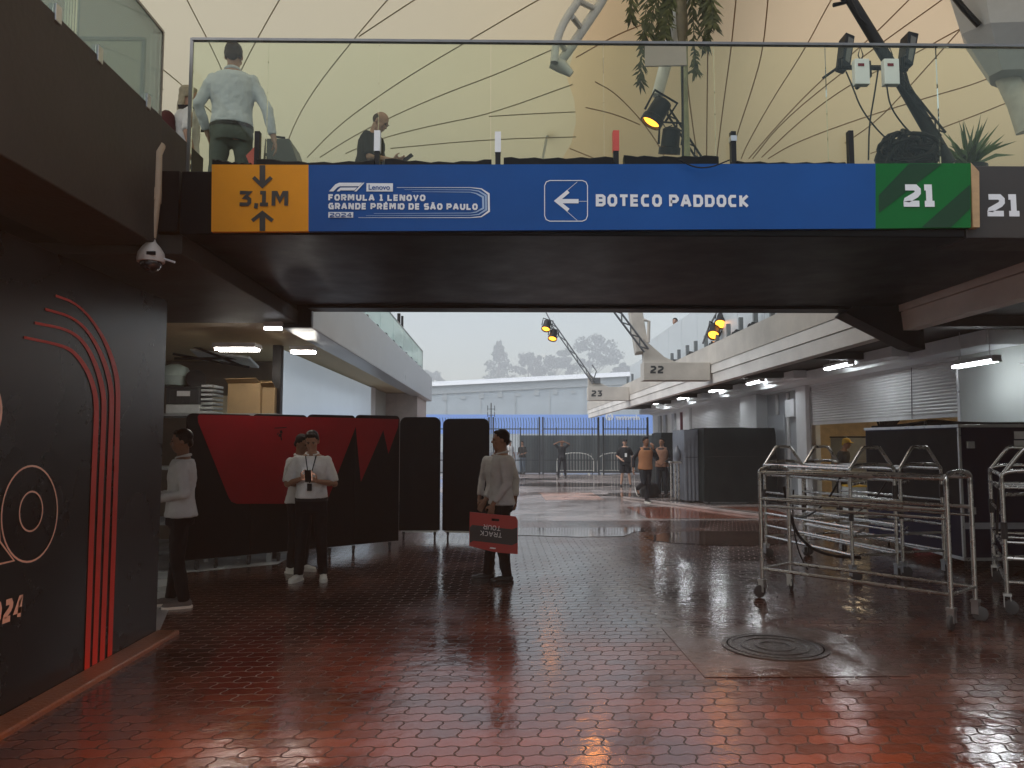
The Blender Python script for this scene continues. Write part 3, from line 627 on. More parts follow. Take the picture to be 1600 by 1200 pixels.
for i, (px, py) in enumerate(((1310, 571), (1180, 596.5), (1118, 609), (1066, 621.5), (1027, 629.5))):
    q = atX(px, py, 6.62)
    lamp_r((6.62, q.y, q.z), "fluorescent lamp under the right soffit, %s after the lowest one" % names[i], 1.1)
cw = MB()
for dz, yy in ((0, 10.3), (.12, 9.9)): cw.tube([V((7.1, 11.0, 2.78)) + V((.45, -(11 - yy) * f * 1.6, -.5 * f + .25 * f * f - dz * f)) * 1 for f in [i / 8 for i in range(9)]], .008, 6)
tag(cw.build("cable", m_fix, smooth=True), "two thin white cables sagging from the nearest fluorescent lamp", "cable")

# ---------------------------------------------------------------- tent membranes
PROF = [(17.6, 6.6), (16.6, 7.0), (16.0, 7.6), (15.2, 8.15), (14.2, 8.6), (13.0, 8.95), (11.5, 9.25), (9.5, 9.5), (7.4, 9.7)]
PROF = [(y * .62 if y > 0 else y, 1.62 + (z - 1.62) * .62) for y, z in PROF]
EDGE = [(-4000, 1500), (-900, 1150), (-300, 1030), (0, 951), (20, 940), (45, 926), (75, 905), (100, 883), (115, 886), (140, 898), (180, 905), (215, 899), (235, 890), (252, 878), (300, 840), (420, 700)]
def interp(tab, x):
    for (a, b), (c2, d) in zip(tab[:-1], tab[1:]):
        if a <= x <= c2: return b + (d - b) * (x - a) / (c2 - a)
    return tab[0][1] if x < tab[0][0] else tab[-1][1]
def py_of(Y, z): return 600 - 1200 * math.tan(math.atan2(z - 1.62, Y) - R(4.38)) if Y > .5 else -4000
def prof_at(prof, s):
    i = min(int(s), len(prof) - 2); f = s - i; return prof[i][0] + (prof[i + 1][0] - prof[i][0]) * f, prof[i][1] + (prof[i + 1][1] - prof[i][1]) * f
m_tentA = membrane_mat("cream tent membrane", (.62, .57, .46), diff=.35, tcol=(.66, .59, .43))
m_tentB = membrane_mat("warm tent membrane", (.60, .50, .37), diff=.35, tcol=(.77, .58, .37))  # same cloth as the cream tent, with amber lamp light put into its colour
m_seam = membrane_mat("membrane seam", (.34, .29, .20), diff=.5, tcol=(.55, .48, .34))
ta = thing("tent", "bright cream tensile tent roof spreading over the footbridge at left", "tent", (-6, 16, 5))
rows = []
for i in range(2 * (len(PROF) - 1) + 1):
    Y, z = prof_at(PROF, i / 2); xe = (interp(EDGE, py_of(Y, z)) - 781) / 1200 * max(Y, 5.5); rows.append([V((-22 + (xe + 22) * (1 - (1 - k / 24) ** 1.0), Y, z)) for k in range(25)])
MB().sheet(rows).build("membrane", m_tentA, ta, smooth=True)
PROFB = [(24.6, 8.1), (24.0, 8.6), (23.4, 9.8), (22.6, 10.9), (21.2, 11.9), (19.5, 12.6), (17, 13.1), (13, 13.4), (8.6, 13.5)]
PROFB = [(y * .52 if y > 0 else y, 1.62 + (z - 1.62) * .52) for y, z in PROFB]
tb = thing("tent", "tensile tent roof tinted for amber lamp light with many fanning seams behind the lamp masts at right", "tent", (8, 23, 6))
rows = []
for i in range(2 * (len(PROFB) - 1) + 1):
    Y, z = prof_at(PROFB, i / 2); rows.append([V((.5 + 1.0 * k, Y, z)) for k in range(25)])
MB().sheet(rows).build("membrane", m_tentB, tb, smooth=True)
# unseen membrane added outside the lamp-tinted roof to shade its left part
rows = []
for i in range(2 * (len(PROFB) - 1) + 1):
    Y, z = prof_at(PROFB, i / 2); rows.append([V((.3 + .2 * k, Y + 1.3, z + 1.1)) for k in range(13)])
MB().sheet(rows).build("added_shade_membrane", m_tentA, ta, smooth=True)
def on_prof(px, py, prof, s0):
    lo, hi = s0, len(prof) - 1.001
    for _ in range(40):
        m = (lo + hi) / 2; Y, z = prof_at(prof, m)
        if Y > .5 and py_of(Y, z) > py: lo = m
        else: hi = m
    Y, z = prof_at(prof, lo); return atY(px, py, Y * .985)
SA = [[(283, -20), (292, 0), (336, 84), (370, 165), (393, 222)], [(450, -20), (436, 0), (384, 93), (350, 170)], [(620, -15), (605, 0), (553, 61), (494, 135), (460, 192), (440, 250)],
      [(680, -20), (647, 0), (561, 57)], [(880, -20), (840, 0), (735, 62), (650, 112), (595, 148), (530, 195), (480, 246)], [(862, 78), (777, 116), (690, 148), (602, 187), (545, 217), (500, 246)],
      [(895, 132), (764, 179), (680, 195), (595, 216), (540, 240)], [(899, 175), (830, 178), (764, 182)], [(900, 214), (760, 218), (610, 232)], [(120, -10), (150, 27), (210, 75), (270, 120), (330, 175)], [(150, 55), (200, 90), (255, 140)]]
for s in SA:
    p = smoothen([on_prof(x, y, PROF, 0) for x, y in s], 2); MB().tube(p, .0065, 6).build("seam", m_seam, ta, smooth=True)
SB = [[(1152, -20), (1150, 0), (1142, 80), (1132, 150), (1120, 246)], [(1202, -20), (1200, 0), (1192, 80), (1175, 140), (1152, 208), (1142, 248)], [(1315, -25), (1298, 0), (1256, 80), (1210, 150), (1168, 224), (1158, 248)],
      [(1440, -20), (1420, 0), (1360, 60), (1280, 128), (1220, 190), (1170, 248)], [(1490, -15), (1472, 0), (1390, 58), (1312, 116), (1220, 192), (1176, 248)], [(1506, 40), (1428, 128), (1370, 190), (1320, 224)],
      [(1560, 20), (1506, 41), (1420, 90), (1340, 124), (1260, 180), (1190, 246)], [(1600, 95), (1536, 128), (1440, 155), (1330, 190), (1240, 224), (1200, 248)], [(1106, -10), (1106, 68), (1105, 150), (1104, 248)],
      [(1070, 60), (1074, 128), (1080, 180), (1090, 248)], [(930, 128), (960, 144), (1000, 185), (1028, 224), (1040, 250)], [(915, 168), (960, 178), (1000, 195)], [(900, 90), (960, 56), (1010, 36)], [(1600, 150), (1500, 190), (1360, 240)], [(890, 232), (930, 248)]]  # the short diagonal at upper left stands for a fold's shade, no seam
m_seamB = membrane_mat("warm membrane seam", (.34, .22, .12), diff=.5, tcol=(.5, .32, .17))  # seams carry the same painted lamp tint as the cloth
for s in SB:
    p = smoothen([on_prof(x, y, PROFB, 0) for x, y in s], 2); MB().tube(p, .0085, 6).build("seam", m_seamB, tb, smooth=True)
# white lattice strut under the tent edge
m_whitesteel = mat("white steel", (.66, .66, .62), .4)
tr = thing("truss_strut", "curved white steel lattice strut at the scalloped edge of the cream tent", "truss", (1.0, 8, 6))
TY = 6.9
c1 = smoothen([atY(*q, TY) for q in ((925, -40), (905, 0), (880, 35), (868, 70), (866, 98))], 2); c2 = smoothen([atY(*q, TY + .2) for q in ((962, -40), (942, 0), (915, 40), (888, 80), (872, 100))], 2)
MB().tube(c1, .038, 10).build("chord", m_whitesteel, tr, smooth=True); MB().tube(c2, .045, 10).build("chord", m_whitesteel, tr, smooth=True)
for a, b in (((894, 26), (908, 44)), ((905, 2), (930, 14)), ((872, 62), (884, 80))): MB().tube([atY(*a, TY), atY(*b, TY + .2)], .028, 8).build("brace", m_whitesteel, tr, smooth=True)
MB().tube([atY(862, 97, TY + .1), atY(878, 104, TY + .1), atY(893, 116, TY + .1)], [.058, .064, .032], 10).build("foot_joint", m_whitesteel, tr, smooth=True)
tr = thing("stay_rod", "thin pale stay rod standing before the bright tent wall", "rod", atY(846, 250, 9.6))
MB().tube([atY(846, 258, 9.6), atY(856, 206, 9.6)], .016, 6).build("rod", m_whitesteel, tr); MB().tube([atY(850, 203, 9.6), atY(862, 203, 9.6)], .03, 8).build("head", m_whitesteel, tr)
# white mast hood of the tent at upper right
hd = thing("tent_mast", "large faceted white mast hood with a round pole at the upper right corner", "mast", atY(1580, 120, 9))
HY = 9.0
def ringat(cx, cy_, rx, ry, n=8, tilt=.5, ph=.3): return [atY(cx + rx * math.cos(2 * math.pi * i / n + ph), cy_ + ry * math.sin(2 * math.pi * i / n + ph), HY + tilt * math.sin(2 * math.pi * i / n + ph)) for i in range(n)]
m_hood = mat("white hood fabric", (.62, .66, .70), .5, var=.05)
MB().loft([ringat(1590, -60, 135, 34, tilt=.9), ringat(1590, 62, 92, 30, tilt=.7), ringat(1585, 125, 42, 18, tilt=.35)]).build("hood", m_hood, hd)
MB().tube([atY(1572, 118, HY), atY(1592, 160, HY), atY(1606, 204, HY)], .13, 14).build("pole", m_whitesteel, hd, smooth=True)
MB().tube([atY(1484, -14, 8.5), atY(1506, 14, 8.5), atY(1530, 40, 8.5)], .035, 8).build("vent_grille", m_black, hd, smooth=True)

# ---------------------------------------------------------------- lamp masts
def lattice(mb, a, b, wd, n, r=.012):
    a = V(a); b = V(b); d = (b - a); u = V((0, 1, 0)); s = d.cross(u).normalized() * wd / 2
    mb.tube([a + s, b + s], r, 6); mb.tube([a - s, b - s], r, 6)
    for i in range(n):
        p = a + d * (i / n); q = a + d * ((i + 1) / n); k = 1 if i % 2 else -1
        mb.tube([p + s * k, q - s * k], r * .7, 5)
def amber(t, c, aim, sc=1., power=0., spot=70):
    """one amber floodlight: can, yoke, glowing lens and its light"""
    c = V(c); d = V(aim).normalized(); x = d.cross(V((0, 1, .1))).normalized(); rot = M((x, d.cross(x), d)).transposed()
    f = MB().lathe(c, [(.05 * sc, -.16 * sc), (.085 * sc, -.14 * sc), (.09 * sc, .02 * sc), (.105 * sc, .03 * sc), (.105 * sc, .09 * sc), (.092 * sc, .09 * sc), (.09 * sc, .06 * sc), (0.002, .06 * sc)], 16, rot).build("floodlight", m_black, t, smooth=True)
    MB().lathe(c, [(.086 * sc, .064 * sc), (.07 * sc, .075 * sc), (.002, .08 * sc)], 16, rot).build("lens", m_amber, f, smooth=True)
    MB().tube([c + x * .11 * sc, c + x * .12 * sc - d * .2 * sc, c - x * .12 * sc - d * .2 * sc, c - x * .11 * sc], .012 * sc, 6).build("yoke", m_black, f)
    if power:
        L = bpy.data.lights.new("amber_light", 'SPOT'); L.energy = power; L.color = (1, .33, .07); L.spot_size = R(spot); L.spot_blend = .9; L.shadow_soft_size = .08
        o = bpy.data.objects.new("amber_light", L); COL.objects.link(o); o.parent = f; o.location = c + d * .12 - OFF.get(f, V((0, 0, 0))); o.rotation_euler = d.to_track_quat('-Z', 'Y').to_euler()
m_mast = mat("mast steel", (.16, .17, .18), .4, metal=.5)
# mast of beam 23
lm = thing("lamp_mast", "thin leaning lattice mast with two amber lamps rising from beam 23", "lamp mast", (3.0, 26, 3.5))
m = MB(); lattice(m, atY(928, 598, 26), atY(861, 503, 26), .1, 9, .022); m.tube([atY(861, 503, 26), atY(854, 490, 26), atY(845, 470, 26)], .02, 6); m.build("mast", m_mast, lm)
amber(lm, atY(854, 510, 25.9), (-.25, -.5, -.9), 1.5, 60, 100); amber(lm, atY(864, 525, 25.9), (-.2, -.5, -.9), 1.5, 60, 100)
m = MB(); m.tube([atY(925, 600, 26), atY(932, 580, 26), atY(925, 570, 26)], .02, 6); m.box(*[q for pr in zip(atY(926, 600, 26.3), atY(938, 590, 26)) for q in sorted(pr)]); m.build("bracket", m_mast, lm)
# mast of beam 22: beige strut, black lattice, two amber lamps hidden above the bridge edge
lm = thing("lamp_mast", "beige leaning strut with dark lattice standing on beam 22", "lamp mast", (3.05, 16, 3.3))
MB().bar(atY(1003, 552, 16.1), atY(985, 440, 16.4), .28, .24, (0, 1, 0)).build("strut", m_beige, lm, bevel=.02)
m = MB(); lattice(m, atY(1010, 548, 15.85), atY(912, 418, 15.85), .11, 14, .022); m.build("mast", m_mast, lm)
MB().tube([atY(1013, 535, 16), atY(1014, 502, 16), atY(1006, 500, 16)], .035, 8).build("pipe", m_beige, lm)
amber(lm, atY(928, 447, 15.7), (-.15, -.75, -.65), 1.4, 12, 80); amber(lm, atY(915, 425, 15.7), (-.1, -.8, -.6), 1.4, 12, 80)
# small mast on the right terrace edge
lm = thing("lamp_mast", "small thin mast with two amber lamps on the right terrace edge", "lamp mast", (4.5, 16.4, 3.67))
MB().tube([atY(1098, 537, 16.4), atY(1108, 510, 16.4), atY(1118, 492, 16.4)], .022, 6).build("mast", m_mast, lm)
amber(lm, atY(1127, 502, 16.2), (-.35, -.65, -.75), 1.3, 3, 90); amber(lm, atY(1116, 519, 16.2), (-.35, -.65, -.75), 1.3, 3, 90)
# two unseen masts added beside the viewpoint to light the near paving orange
lm = thing("lamp_mast", "small added mast with one amber lamp, out of view on the right terrace edge", "lamp mast", (4.46, .6, 3.67))
MB().tube([(4.46, .6, 3.67), (4.42, .6, 4.0), (4.3, .62, 4.35)], .022, 6).build("mast", m_mast, lm)
amber(lm, (4.22, .66, 4.15), (-3.0, 2.4, -4.1), 1.3, 1600, 58)
lm = thing("lamp_mast", "small added mast with one amber lamp, out of view on the left concrete beam", "lamp mast", (-2.62, .2, 3.98))
MB().tube([(-2.62, .2, 3.98), (-2.5, .2, 4.3), (-2.3, .22, 4.5)], .022, 6).build("mast", m_mast, lm)
amber(lm, (-2.22, .26, 4.3), (1.9, 2.9, -4.2), 1.3, 1600, 60)
# lamps on the bridge below the palm
lm = thing("lamp_mast", "leaning white tube and black lattice arm with two lamps on the footbridge", "lamp mast", atY(1092, 250, 8))
MB().tube([atY(1027, 150, 8.0), atY(1048, 70, 8.0), atY(1072, -20, 8.0)], [.062, .07, .085], 12).build("white_tube", m_whitesteel, lm, smooth=True)
m = MB(); lattice(m, atY(1096, 252, 7.9), atY(1040, 168, 7.95), .055, 8, .012); m.tube([atY(1042, 168, 7.95), atY(1027, 146, 8.0)], .012, 6); m.build("arm", m_black, lm)
amber(lm, atY(1024, 180, 7.85), (-.5, .04, -.86), 1.15); 
c3 = atY(1047, 226, 7.85); amber(lm, c3, (-.05, .35, -1), 1.1)
m = MB(); m.tube([atY(1030, 172, 7.85), atY(1036, 168, 7.9), atY(1044, 176, 7.95)], .012, 6); m.tube([atY(1050, 215, 7.85), atY(1062, 205, 7.9)], .012, 6); m.tube([atY(1034, 190, 7.85), atY(1040, 200, 7.9), atY(1050, 196, 7.9)], .006, 5); m.build("bracket", m_black, lm)
# tall black mast with two flat floodlights
lm = thing("lamp_mast", "tall black leaning mast carrying a cross bar with two flat floodlights", "lamp mast", atY(1482, 250, 6.2))
MB().tube([atY(1484, 258, 6.2), atY(1400, 115, 6.2), atY(1305, -40, 6.2)], [.058, .05, .045], 10).build("mast", m_black, lm, smooth=True)
m = MB(); lattice(m, atY(1474, 210, 6.15), atY(1408, 128, 6.15), .05, 8, .010); m.build("ladder_truss", m_black, lm); m = MB(); m.tube([atY(1330, 0, 6.15), atY(1345, 30, 6.15), atY(1358, 42, 6.17)], .008, 5); m.build("lead", m_black, lm)
MB().tube([atY(1312, 105, 6.1), atY(1378, 106, 6.1), atY(1418, 108, 6.1)], .022, 8).build("cross_bar", m_black, lm)
m_floodglass = mat("floodlight glass", (.12, .11, .09), .2, spec=.6)
for k, (px, py, s) in enumerate(((1325, 78, 1), (1423, 76, 1))):
    a, b, c_, d = [(px - 9, py + 22), (px - 3, py - 28), (px + 13 if k else px + 11, py - 24 if k else py - 22), (px + 4, py + 26)]
    f = MB().prism([atY(*q, 6.08) for q in (a, b, c_, d)], (0, .14, 0)).build("flat_floodlight", m_black, lm, bevel=.006)
    MB().prism([atY(px - 4, py + 16, 6.075), atY(px + 1, py - 21, 6.075), atY(px + 9, py - 17, 6.075), atY(px + 2, py + 20, 6.075)], (0, .004, 0)).build("glass", m_floodglass, f)
    MB().tube([atY(px - 8, py + 12, 6.05), atY(px - 13, py + 14, 6.05), atY(px - 12, py + 30, 6.08)], .014, 6).build("bracket", m_black, f)
for k, px in enumerate((1345, 1391)):
    f = MB().box(*[q for pr in zip(atY(px - 8, 131, 6.0), atY(px + 8, 97, 6.06)) for q in sorted(pr)]).build("driver_box", m_white, lm, bevel=.005); q = atY(px, 97, 6.03)
    MB().tube([q, q + V((-.02, 0, .06)), q + V((0, 0, .13)), q + V((.02, 0, .06)), q], .005, 5).build("wire_loop", m_black, f)
    MB().box(*[q for pr in zip(atY(px - 4, 103, 5.996), atY(px + 5, 99, 5.999)) for q in sorted(pr)]).build("tag", m_red, f)
m = MB(); m.tube([atY(1358, 96, 6.1), atY(1360, 118, 6.1), atY(1338, 138, 6.1)], .016, 6); m.tube([atY(1310, 105, 6.1), atY(1286, 122, 6.1)], .012, 6); m.tube([atY(1414, 112, 6.1), atY(1422, 140, 6.1)], .012, 6); m.tube([atY(1302, 8, 6.2), atY(1320, 4, 6.2), atY(1312, -6, 6.2)], .018, 6); m.build("bracket", m_black, lm)
def cable(pts, Y, label, r=.007, grp=None):
    p = smoothen([atY(x, y, Y) for x, y in pts], 3); return tag(MB().tube(p, r, 6).build("cable", m_black, smooth=True), label, "cable", grp)
cable([(1322, 112), (1332, 135), (1345, 170), (1372, 205), (1395, 225)], 6.05, "loose black cable looping from the cross bar to the cable heap", grp="cables hanging from the black mast")
cable([(1372, 110), (1366, 150), (1358, 195), (1357, 250)], 6.0, "straight black cable dropping from the cross bar to the bridge edge", grp="cables hanging from the black mast")
cable([(1385, 130), (1390, 165), (1408, 192), (1425, 210)], 6.02, "short black cable below the right white driver box", grp="cables hanging from the black mast")
cable([(1060, 249), (1085, 262), (1110, 262), (1140, 250)], 5.32, "thin black cable drooping over the top of the blue sign", .005)
# heap of coiled cable on the bridge
hp = MB()
for i in range(26):
    cx, cy_ = 1415 + rnd.uniform(-28, 38), 232 + rnd.uniform(-12, 16); r_ = rnd.uniform(.06, .17); c0 = atY(cx, cy_, 6.1 + rnd.uniform(-.1, .25)); ax = M.Rotation(rnd.uniform(-1.2, 1.2), 3, 'X') @ M.Rotation(rnd.uniform(-.8, .8), 3, 'Y')
    hp.tube([c0 + ax @ V((r_ * math.cos(a * .5), r_ * .9 * math.sin(a * .5), 0)) for a in range(13)], .016, 6)
hp.ell(atY(1432, 238, 6.3), (.24, .16, .13)); hp.ell(atY(1400, 246, 6.3), (.18, .14, .1))
tag(hp.build("cable_heap", m_cloth_black, smooth=True), "dark heap of coiled cables lying at the foot of the black mast", "cables")
# flat box and red bag on the bridge
t = tag(MB().prism([atY(414, 216, 7.6), atY(452, 216, 7.6), atY(467, 258, 7.6), atY(410, 258, 7.6)], (0, .4, 0)).build("equipment_case", mat("dark green grey case", (.10, .11, .10), .5), bevel=.01), "dark grey wedge shaped case on the bridge beside the walking man", "case")
MB().bar(atY(436, 214.5, 7.62), atY(436, 214.0, 7.9), .12, .02).build("handle", m_black, t)
tag(MB().prism([atY(399, 228, 6.2), atY(384, 243, 6.2), atY(392, 262, 6.2), atY(402, 262, 6.2)], (0, .1, 0)).build("red_flag", m_redpost), "small red triangular cloth beside the leftmost clamp post", "cloth")

# ---------------------------------------------------------------- palms
m_leaf = mat("palm leaf", (.075, .085, .028), .5, var=.4, scale=3); m_leaf2 = mat("agave leaf", (.07, .11, .03), .45, var=.35, scale=4); m_trunk = mat("palm trunk", (.30, .30, .17), .6, var=.25, scale=8, bump=.3, bscale=20); m_dead = mat("dry palm fibre", (.12, .10, .055), .7, var=.3)
pm = thing("palm_tree", "slender potted palm with drooping fronds standing on the footbridge", "palm", atY(1074, 392, 7.7))
PY = 7.7
MB().tube([atY(1074, 392, PY), atY(1073, 250, PY), atY(1070, 160, PY), atY(1068, 60, PY)], [.045, .04, .036, .045], 10).build("trunk", m_trunk, pm, smooth=True)
MB().lathe(V((atY(1074, 392, PY).x, PY, 3.585)), [(.16, 0), (.21, .3), (.22, .34), (.19, .34), (.17, .3), (.01, .3)], 18).build("pot", m_black, pm, smooth=True)
MB().tube([atY(1067, 75, PY), atY(1066, 40, PY), atY(1064, 5, PY), atY(1064, -30, PY)], [.045, .062, .06, .045], 10).build("crownshaft", m_dead, pm, smooth=True)
fr = MB(); top = atY(1066, 2, PY)
FR = [((1048, -70), (1012, -30), (1000, 128)), ((1050, -60), (1018, 20), (1006, 70)), ((1058, -40), (1040, 0), (1026, 62)), ((1075, -60), (1098, -20), (1104, 72)), ((1072, -50), (1082, -10), (1086, 112)), ((1080, -70), (1110, -40), (1114, 40)), ((1040, -80), (990, -40), (986, 30)), ((1056, -30), (1046, 10), (1040, 55)), ((1066, -60), (1100, -60), (1112, 30))]
for fi, (a, b, e) in enumerate(FR):
    dy = rnd.uniform(-.35, .35); p = smoothen([top, atY(*a, PY + dy * .4), atY(*b, PY + dy), atY(*e, PY + dy)], 3); fr.tube(p, .006, 5)
    for i in range(4, len(p) - 1):
        f = i / (len(p) - 1)
        for q in range(3):
            for sd in (-1, 1):
                p0 = p[i] + (p[i + 1] - p[i]) * (q / 3); tdir = (p[i + 1] - p[i]).normalized(); L = rnd.uniform(.08, .27) * (1.2 - f * .6)
                dv = (tdir * .7 + V((sd * rnd.uniform(.15, .95), rnd.uniform(-.6, .6), rnd.uniform(-.5, .1)))).normalized(); s_ = dv.cross(V((0, 1, 0))).normalized() * rnd.uniform(.010, .017)
                e_ = p0 + dv * L; fr.add([p0, p0 + dv * L * .45 + s_, e_, p0 + dv * L * .45 - s_], [(0, 1, 2, 3)])
fr.build("fronds", m_leaf, pm)
wb = thing("blank_panel", "small blank white panel fixed in front of the palm trunk", "panel", atY(1040, 85, 7.2))  # a plain white panel on a support, not a sign
MB().prism([atY(1008, 69, 7.2), atY(1072, 68, 7.2), atY(1073, 102, 7.2), atY(1008, 103, 7.2)], (0, .02, 0)).build("panel", mat("dull white panel", (.55, .47, .44), .6, var=.05), wb); MB().tube([atY(1066, 100, 7.24), atY(1068, 392, 7.24)], .012, 8).build("support", m_black, wb)
ag = thing("potted_plant", "spiky green agave-like plant beside the black mast at right", "plant", atY(1520, 262, 6.6))
fr = MB(); base = atY(1516, 258, 6.6)
for i in range(54):
    a = rnd.uniform(0, 2 * math.pi); el = rnd.uniform(.35, 1.45); L = rnd.uniform(.28, .48); d = V((math.cos(a) * math.cos(el), math.sin(a) * math.cos(el) * .8, math.sin(el))); s_ = d.cross(V((rnd.uniform(-.3, .3), 1, .2))).normalized() * rnd.uniform(.012, .02); b0 = base + V((rnd.uniform(-.05, .05), rnd.uniform(-.05, .05), 0))
    dr = V((0, 0, -.10 * (1 - el / 1.6))); fr.add([b0 - s_ * .6, b0 + s_ * .6, b0 + d * L * .5 + s_, b0 + d * L + dr, b0 + d * L * .5 - s_], [(0, 1, 2, 3, 4)])
fr.build("leaves", m_leaf2, ag); MB().lathe(base - V((0, 0, .24)), [(.1, 0), (.14, .22), (.12, .22), (.01, .2)], 14).build("pot", m_black, ag, smooth=True)
# CCTV dome camera with its pipe
ct = thing("security_camera", "white dome security camera hanging on a tan pipe from the concrete beam", "camera", atY(237, 400, 5.42))
cc = atY(236, 400, 5.40); m_pipe = mat("tan pipe", (.42, .30, .20), .5, var=.15)
MB().tube([atY(252, 228, 5.47), atY(246, 240, 5.40), atY(245, 300, 5.40), atY(240, 345, 5.40), atY(237, 372, 5.40)], [.03, .034, .034, .033, .03], 10).build("pipe", m_pipe, ct, smooth=True)
MB().box(*[q for pr in zip(atY(238, 312, 5.36), atY(254, 300, 5.47)) for q in sorted(pr)]).build("pipe_clip", m_pipe, ct, bevel=.006)
MB().lathe(cc, [(.022, .13), (.03, .1), (.06, .065), (.088, .02), (.095, -.02), (.092, -.045), (.01, -.045)], 20).build("housing", mat("off white camera shell", (.55, .47, .42), .4), ct, smooth=True)
MB().ell(cc - V((0, 0, .05)), (.075, .075, .065), 18, 10).build("dome", mat("smoked dome", (.02, .02, .025), .12, spec=.7), ct, smooth=True)
MB().box(cc.x + .01, cc.x + .07, cc.y - .094, cc.y - .08, cc.z - .012, cc.z + .012).build("badge", m_black, ct); MB().tube([cc + V((.09, 0, -.02)), cc + V((.17, 0, -.045))], .008, 6).build("antenna", m_fix, ct)
# ---------------------------------------------------------------- folding screens on castors
def rrect(w, z0, z1, r, top_only=True, n=5):
    pts = [(-w / 2, z0), (w / 2, z0)]
    for i in range(n + 1): a = math.pi / 2 * i / n; pts.append((w / 2 - r + r * math.cos(a), z1 - r + r * math.sin(a)))
    for i in range(n + 1): a = math.pi / 2 + math.pi / 2 * i / n; pts.append((-w / 2 + r + r * math.cos(a), z1 - r + r * math.sin(a)))
    return pts
def castor(mb, p, r=.04):
    p = V(p); mb.lathe(p + V((0, 0, r)), [(.002, -.014), (r, -.014), (r, .014), (.002, .014)], 14, M.Rotation(math.pi / 2, 3, 'Y')); mb.box(p.x - .022, p.x + .022, p.y - .02, p.y + .02, r * 1.6, r * 2 + .03); return mb
# red and black screen: three panels running from p0 to p1
p0 = atZ(284, 893); p1 = atZ(622, 858); p0.z = p1.z = 0
sc_ = thing("folding_screen", "wide black folding screen with a big red slanted graphic on castors", "screen", p0)
du = (p1 - p0).normalized(); nn = V((du.y, -du.x, 0)); L = (p1 - p0).length
def SC(u, z, off=0.): return p0 + du * u + V((0, 0, z)) + nn * off
edges = [0, L * .27, L * .52, L * .76, L]
for i, (a, b) in enumerate(zip(edges[:-1], edges[1:])):
    zt = 2.0 + .012 * i; pts = rrect(b - a - .006, .13, zt, .07); mid = (a + b) / 2
    MB().prism([SC(mid + x, z, .012) for x, z in pts], nn * -.03).build("panel", m_screen_black, sc_)
for i, u in enumerate((.18, .42, L * .27, L * .40, L * .52, L * .64, L * .76, L - .15)):
    q = SC(u, 0); o = castor(MB(), q, .045).build("castor", m_rubber, sc_, smooth=True)
def on_screen(px, py):
    d = ray(px, py); k = (p0 - CAM).dot(nn) / d.dot(nn); return CAM + d * k + nn * .0165
RED = [(311, 645), (308, 651), (309, 660), (356, 776), (361, 784), (369, 787), (500, 787), (508, 784), (513, 776), (555, 667), (563, 753), (598, 672), (606, 709), (621, 667), (622, 655), (618, 648), (611, 646)]
zr = []
for q in RED:
    s = on_screen(*q); s.z = min(s.z, 1.985); zr.append(s)
rd = MB(); rd.add(zr, [tuple(range(len(zr)))]); bm_ = rd.build("red_graphic", m_red, sc_)
bmm = bmesh.new(); bmm.from_mesh(bm_.data); bmesh.ops.triangulate(bmm, faces=bmm.faces[:]); bmm.to_mesh(bm_.data); bmm.free()
em = MB(); em.stroke([on_screen(428, 669) + nn * .002, on_screen(447, 668) + nn * .002], .012, nn)
for a in ([(436, 673), (440, 672), (441, 677), (437, 678)], [(435, 678), (440, 678), (438, 683), (434, 682)], [(437, 681), (439, 681), (440, 688), (438, 688)], [(433, 676), (435, 676), (433, 680), (432, 680)]): em.add([on_screen(*q) + nn * .002 for q in a], [(0, 1, 2, 3)])
em.build("emblem", m_screen_black, sc_)
for k, (px0, px1, pyb, label) in enumerate(((623, 687, 834, "narrow black folding screen next to the red graphic screen"), (691, 764, 834, "black folding screen whose edge hides the board carrier's companion"))):
    a = atZ(px0, pyb + 8); b = atZ(px1, pyb + 8 + 2 * k); a.z = b.z = 0; t = thing("folding_screen", label, "screen", a, group="plain black folding screens"); d = (b - a).normalized(); n2 = V((d.y, -d.x, 0)); mid = (a + b) / 2; W = (b - a).length
    MB().prism([mid + d * x + V((0, 0, z)) + n2 * .012 for x, z in rrect(W, .14, 2.06 - .03 * k, .11)], n2 * -.04).build("panel", m_screen_black, t, bevel=.006)
    for u in (-W * .38, W * .38):
        castor(MB(), mid + d * u, .045).build("castor", m_rubber, t, smooth=True)
    MB().bar(mid - d * W * .45 + V((0, 0, .125)), mid + d * W * .45 + V((0, 0, .125)), .03, .03).build("foot_rail", m_alum, t)

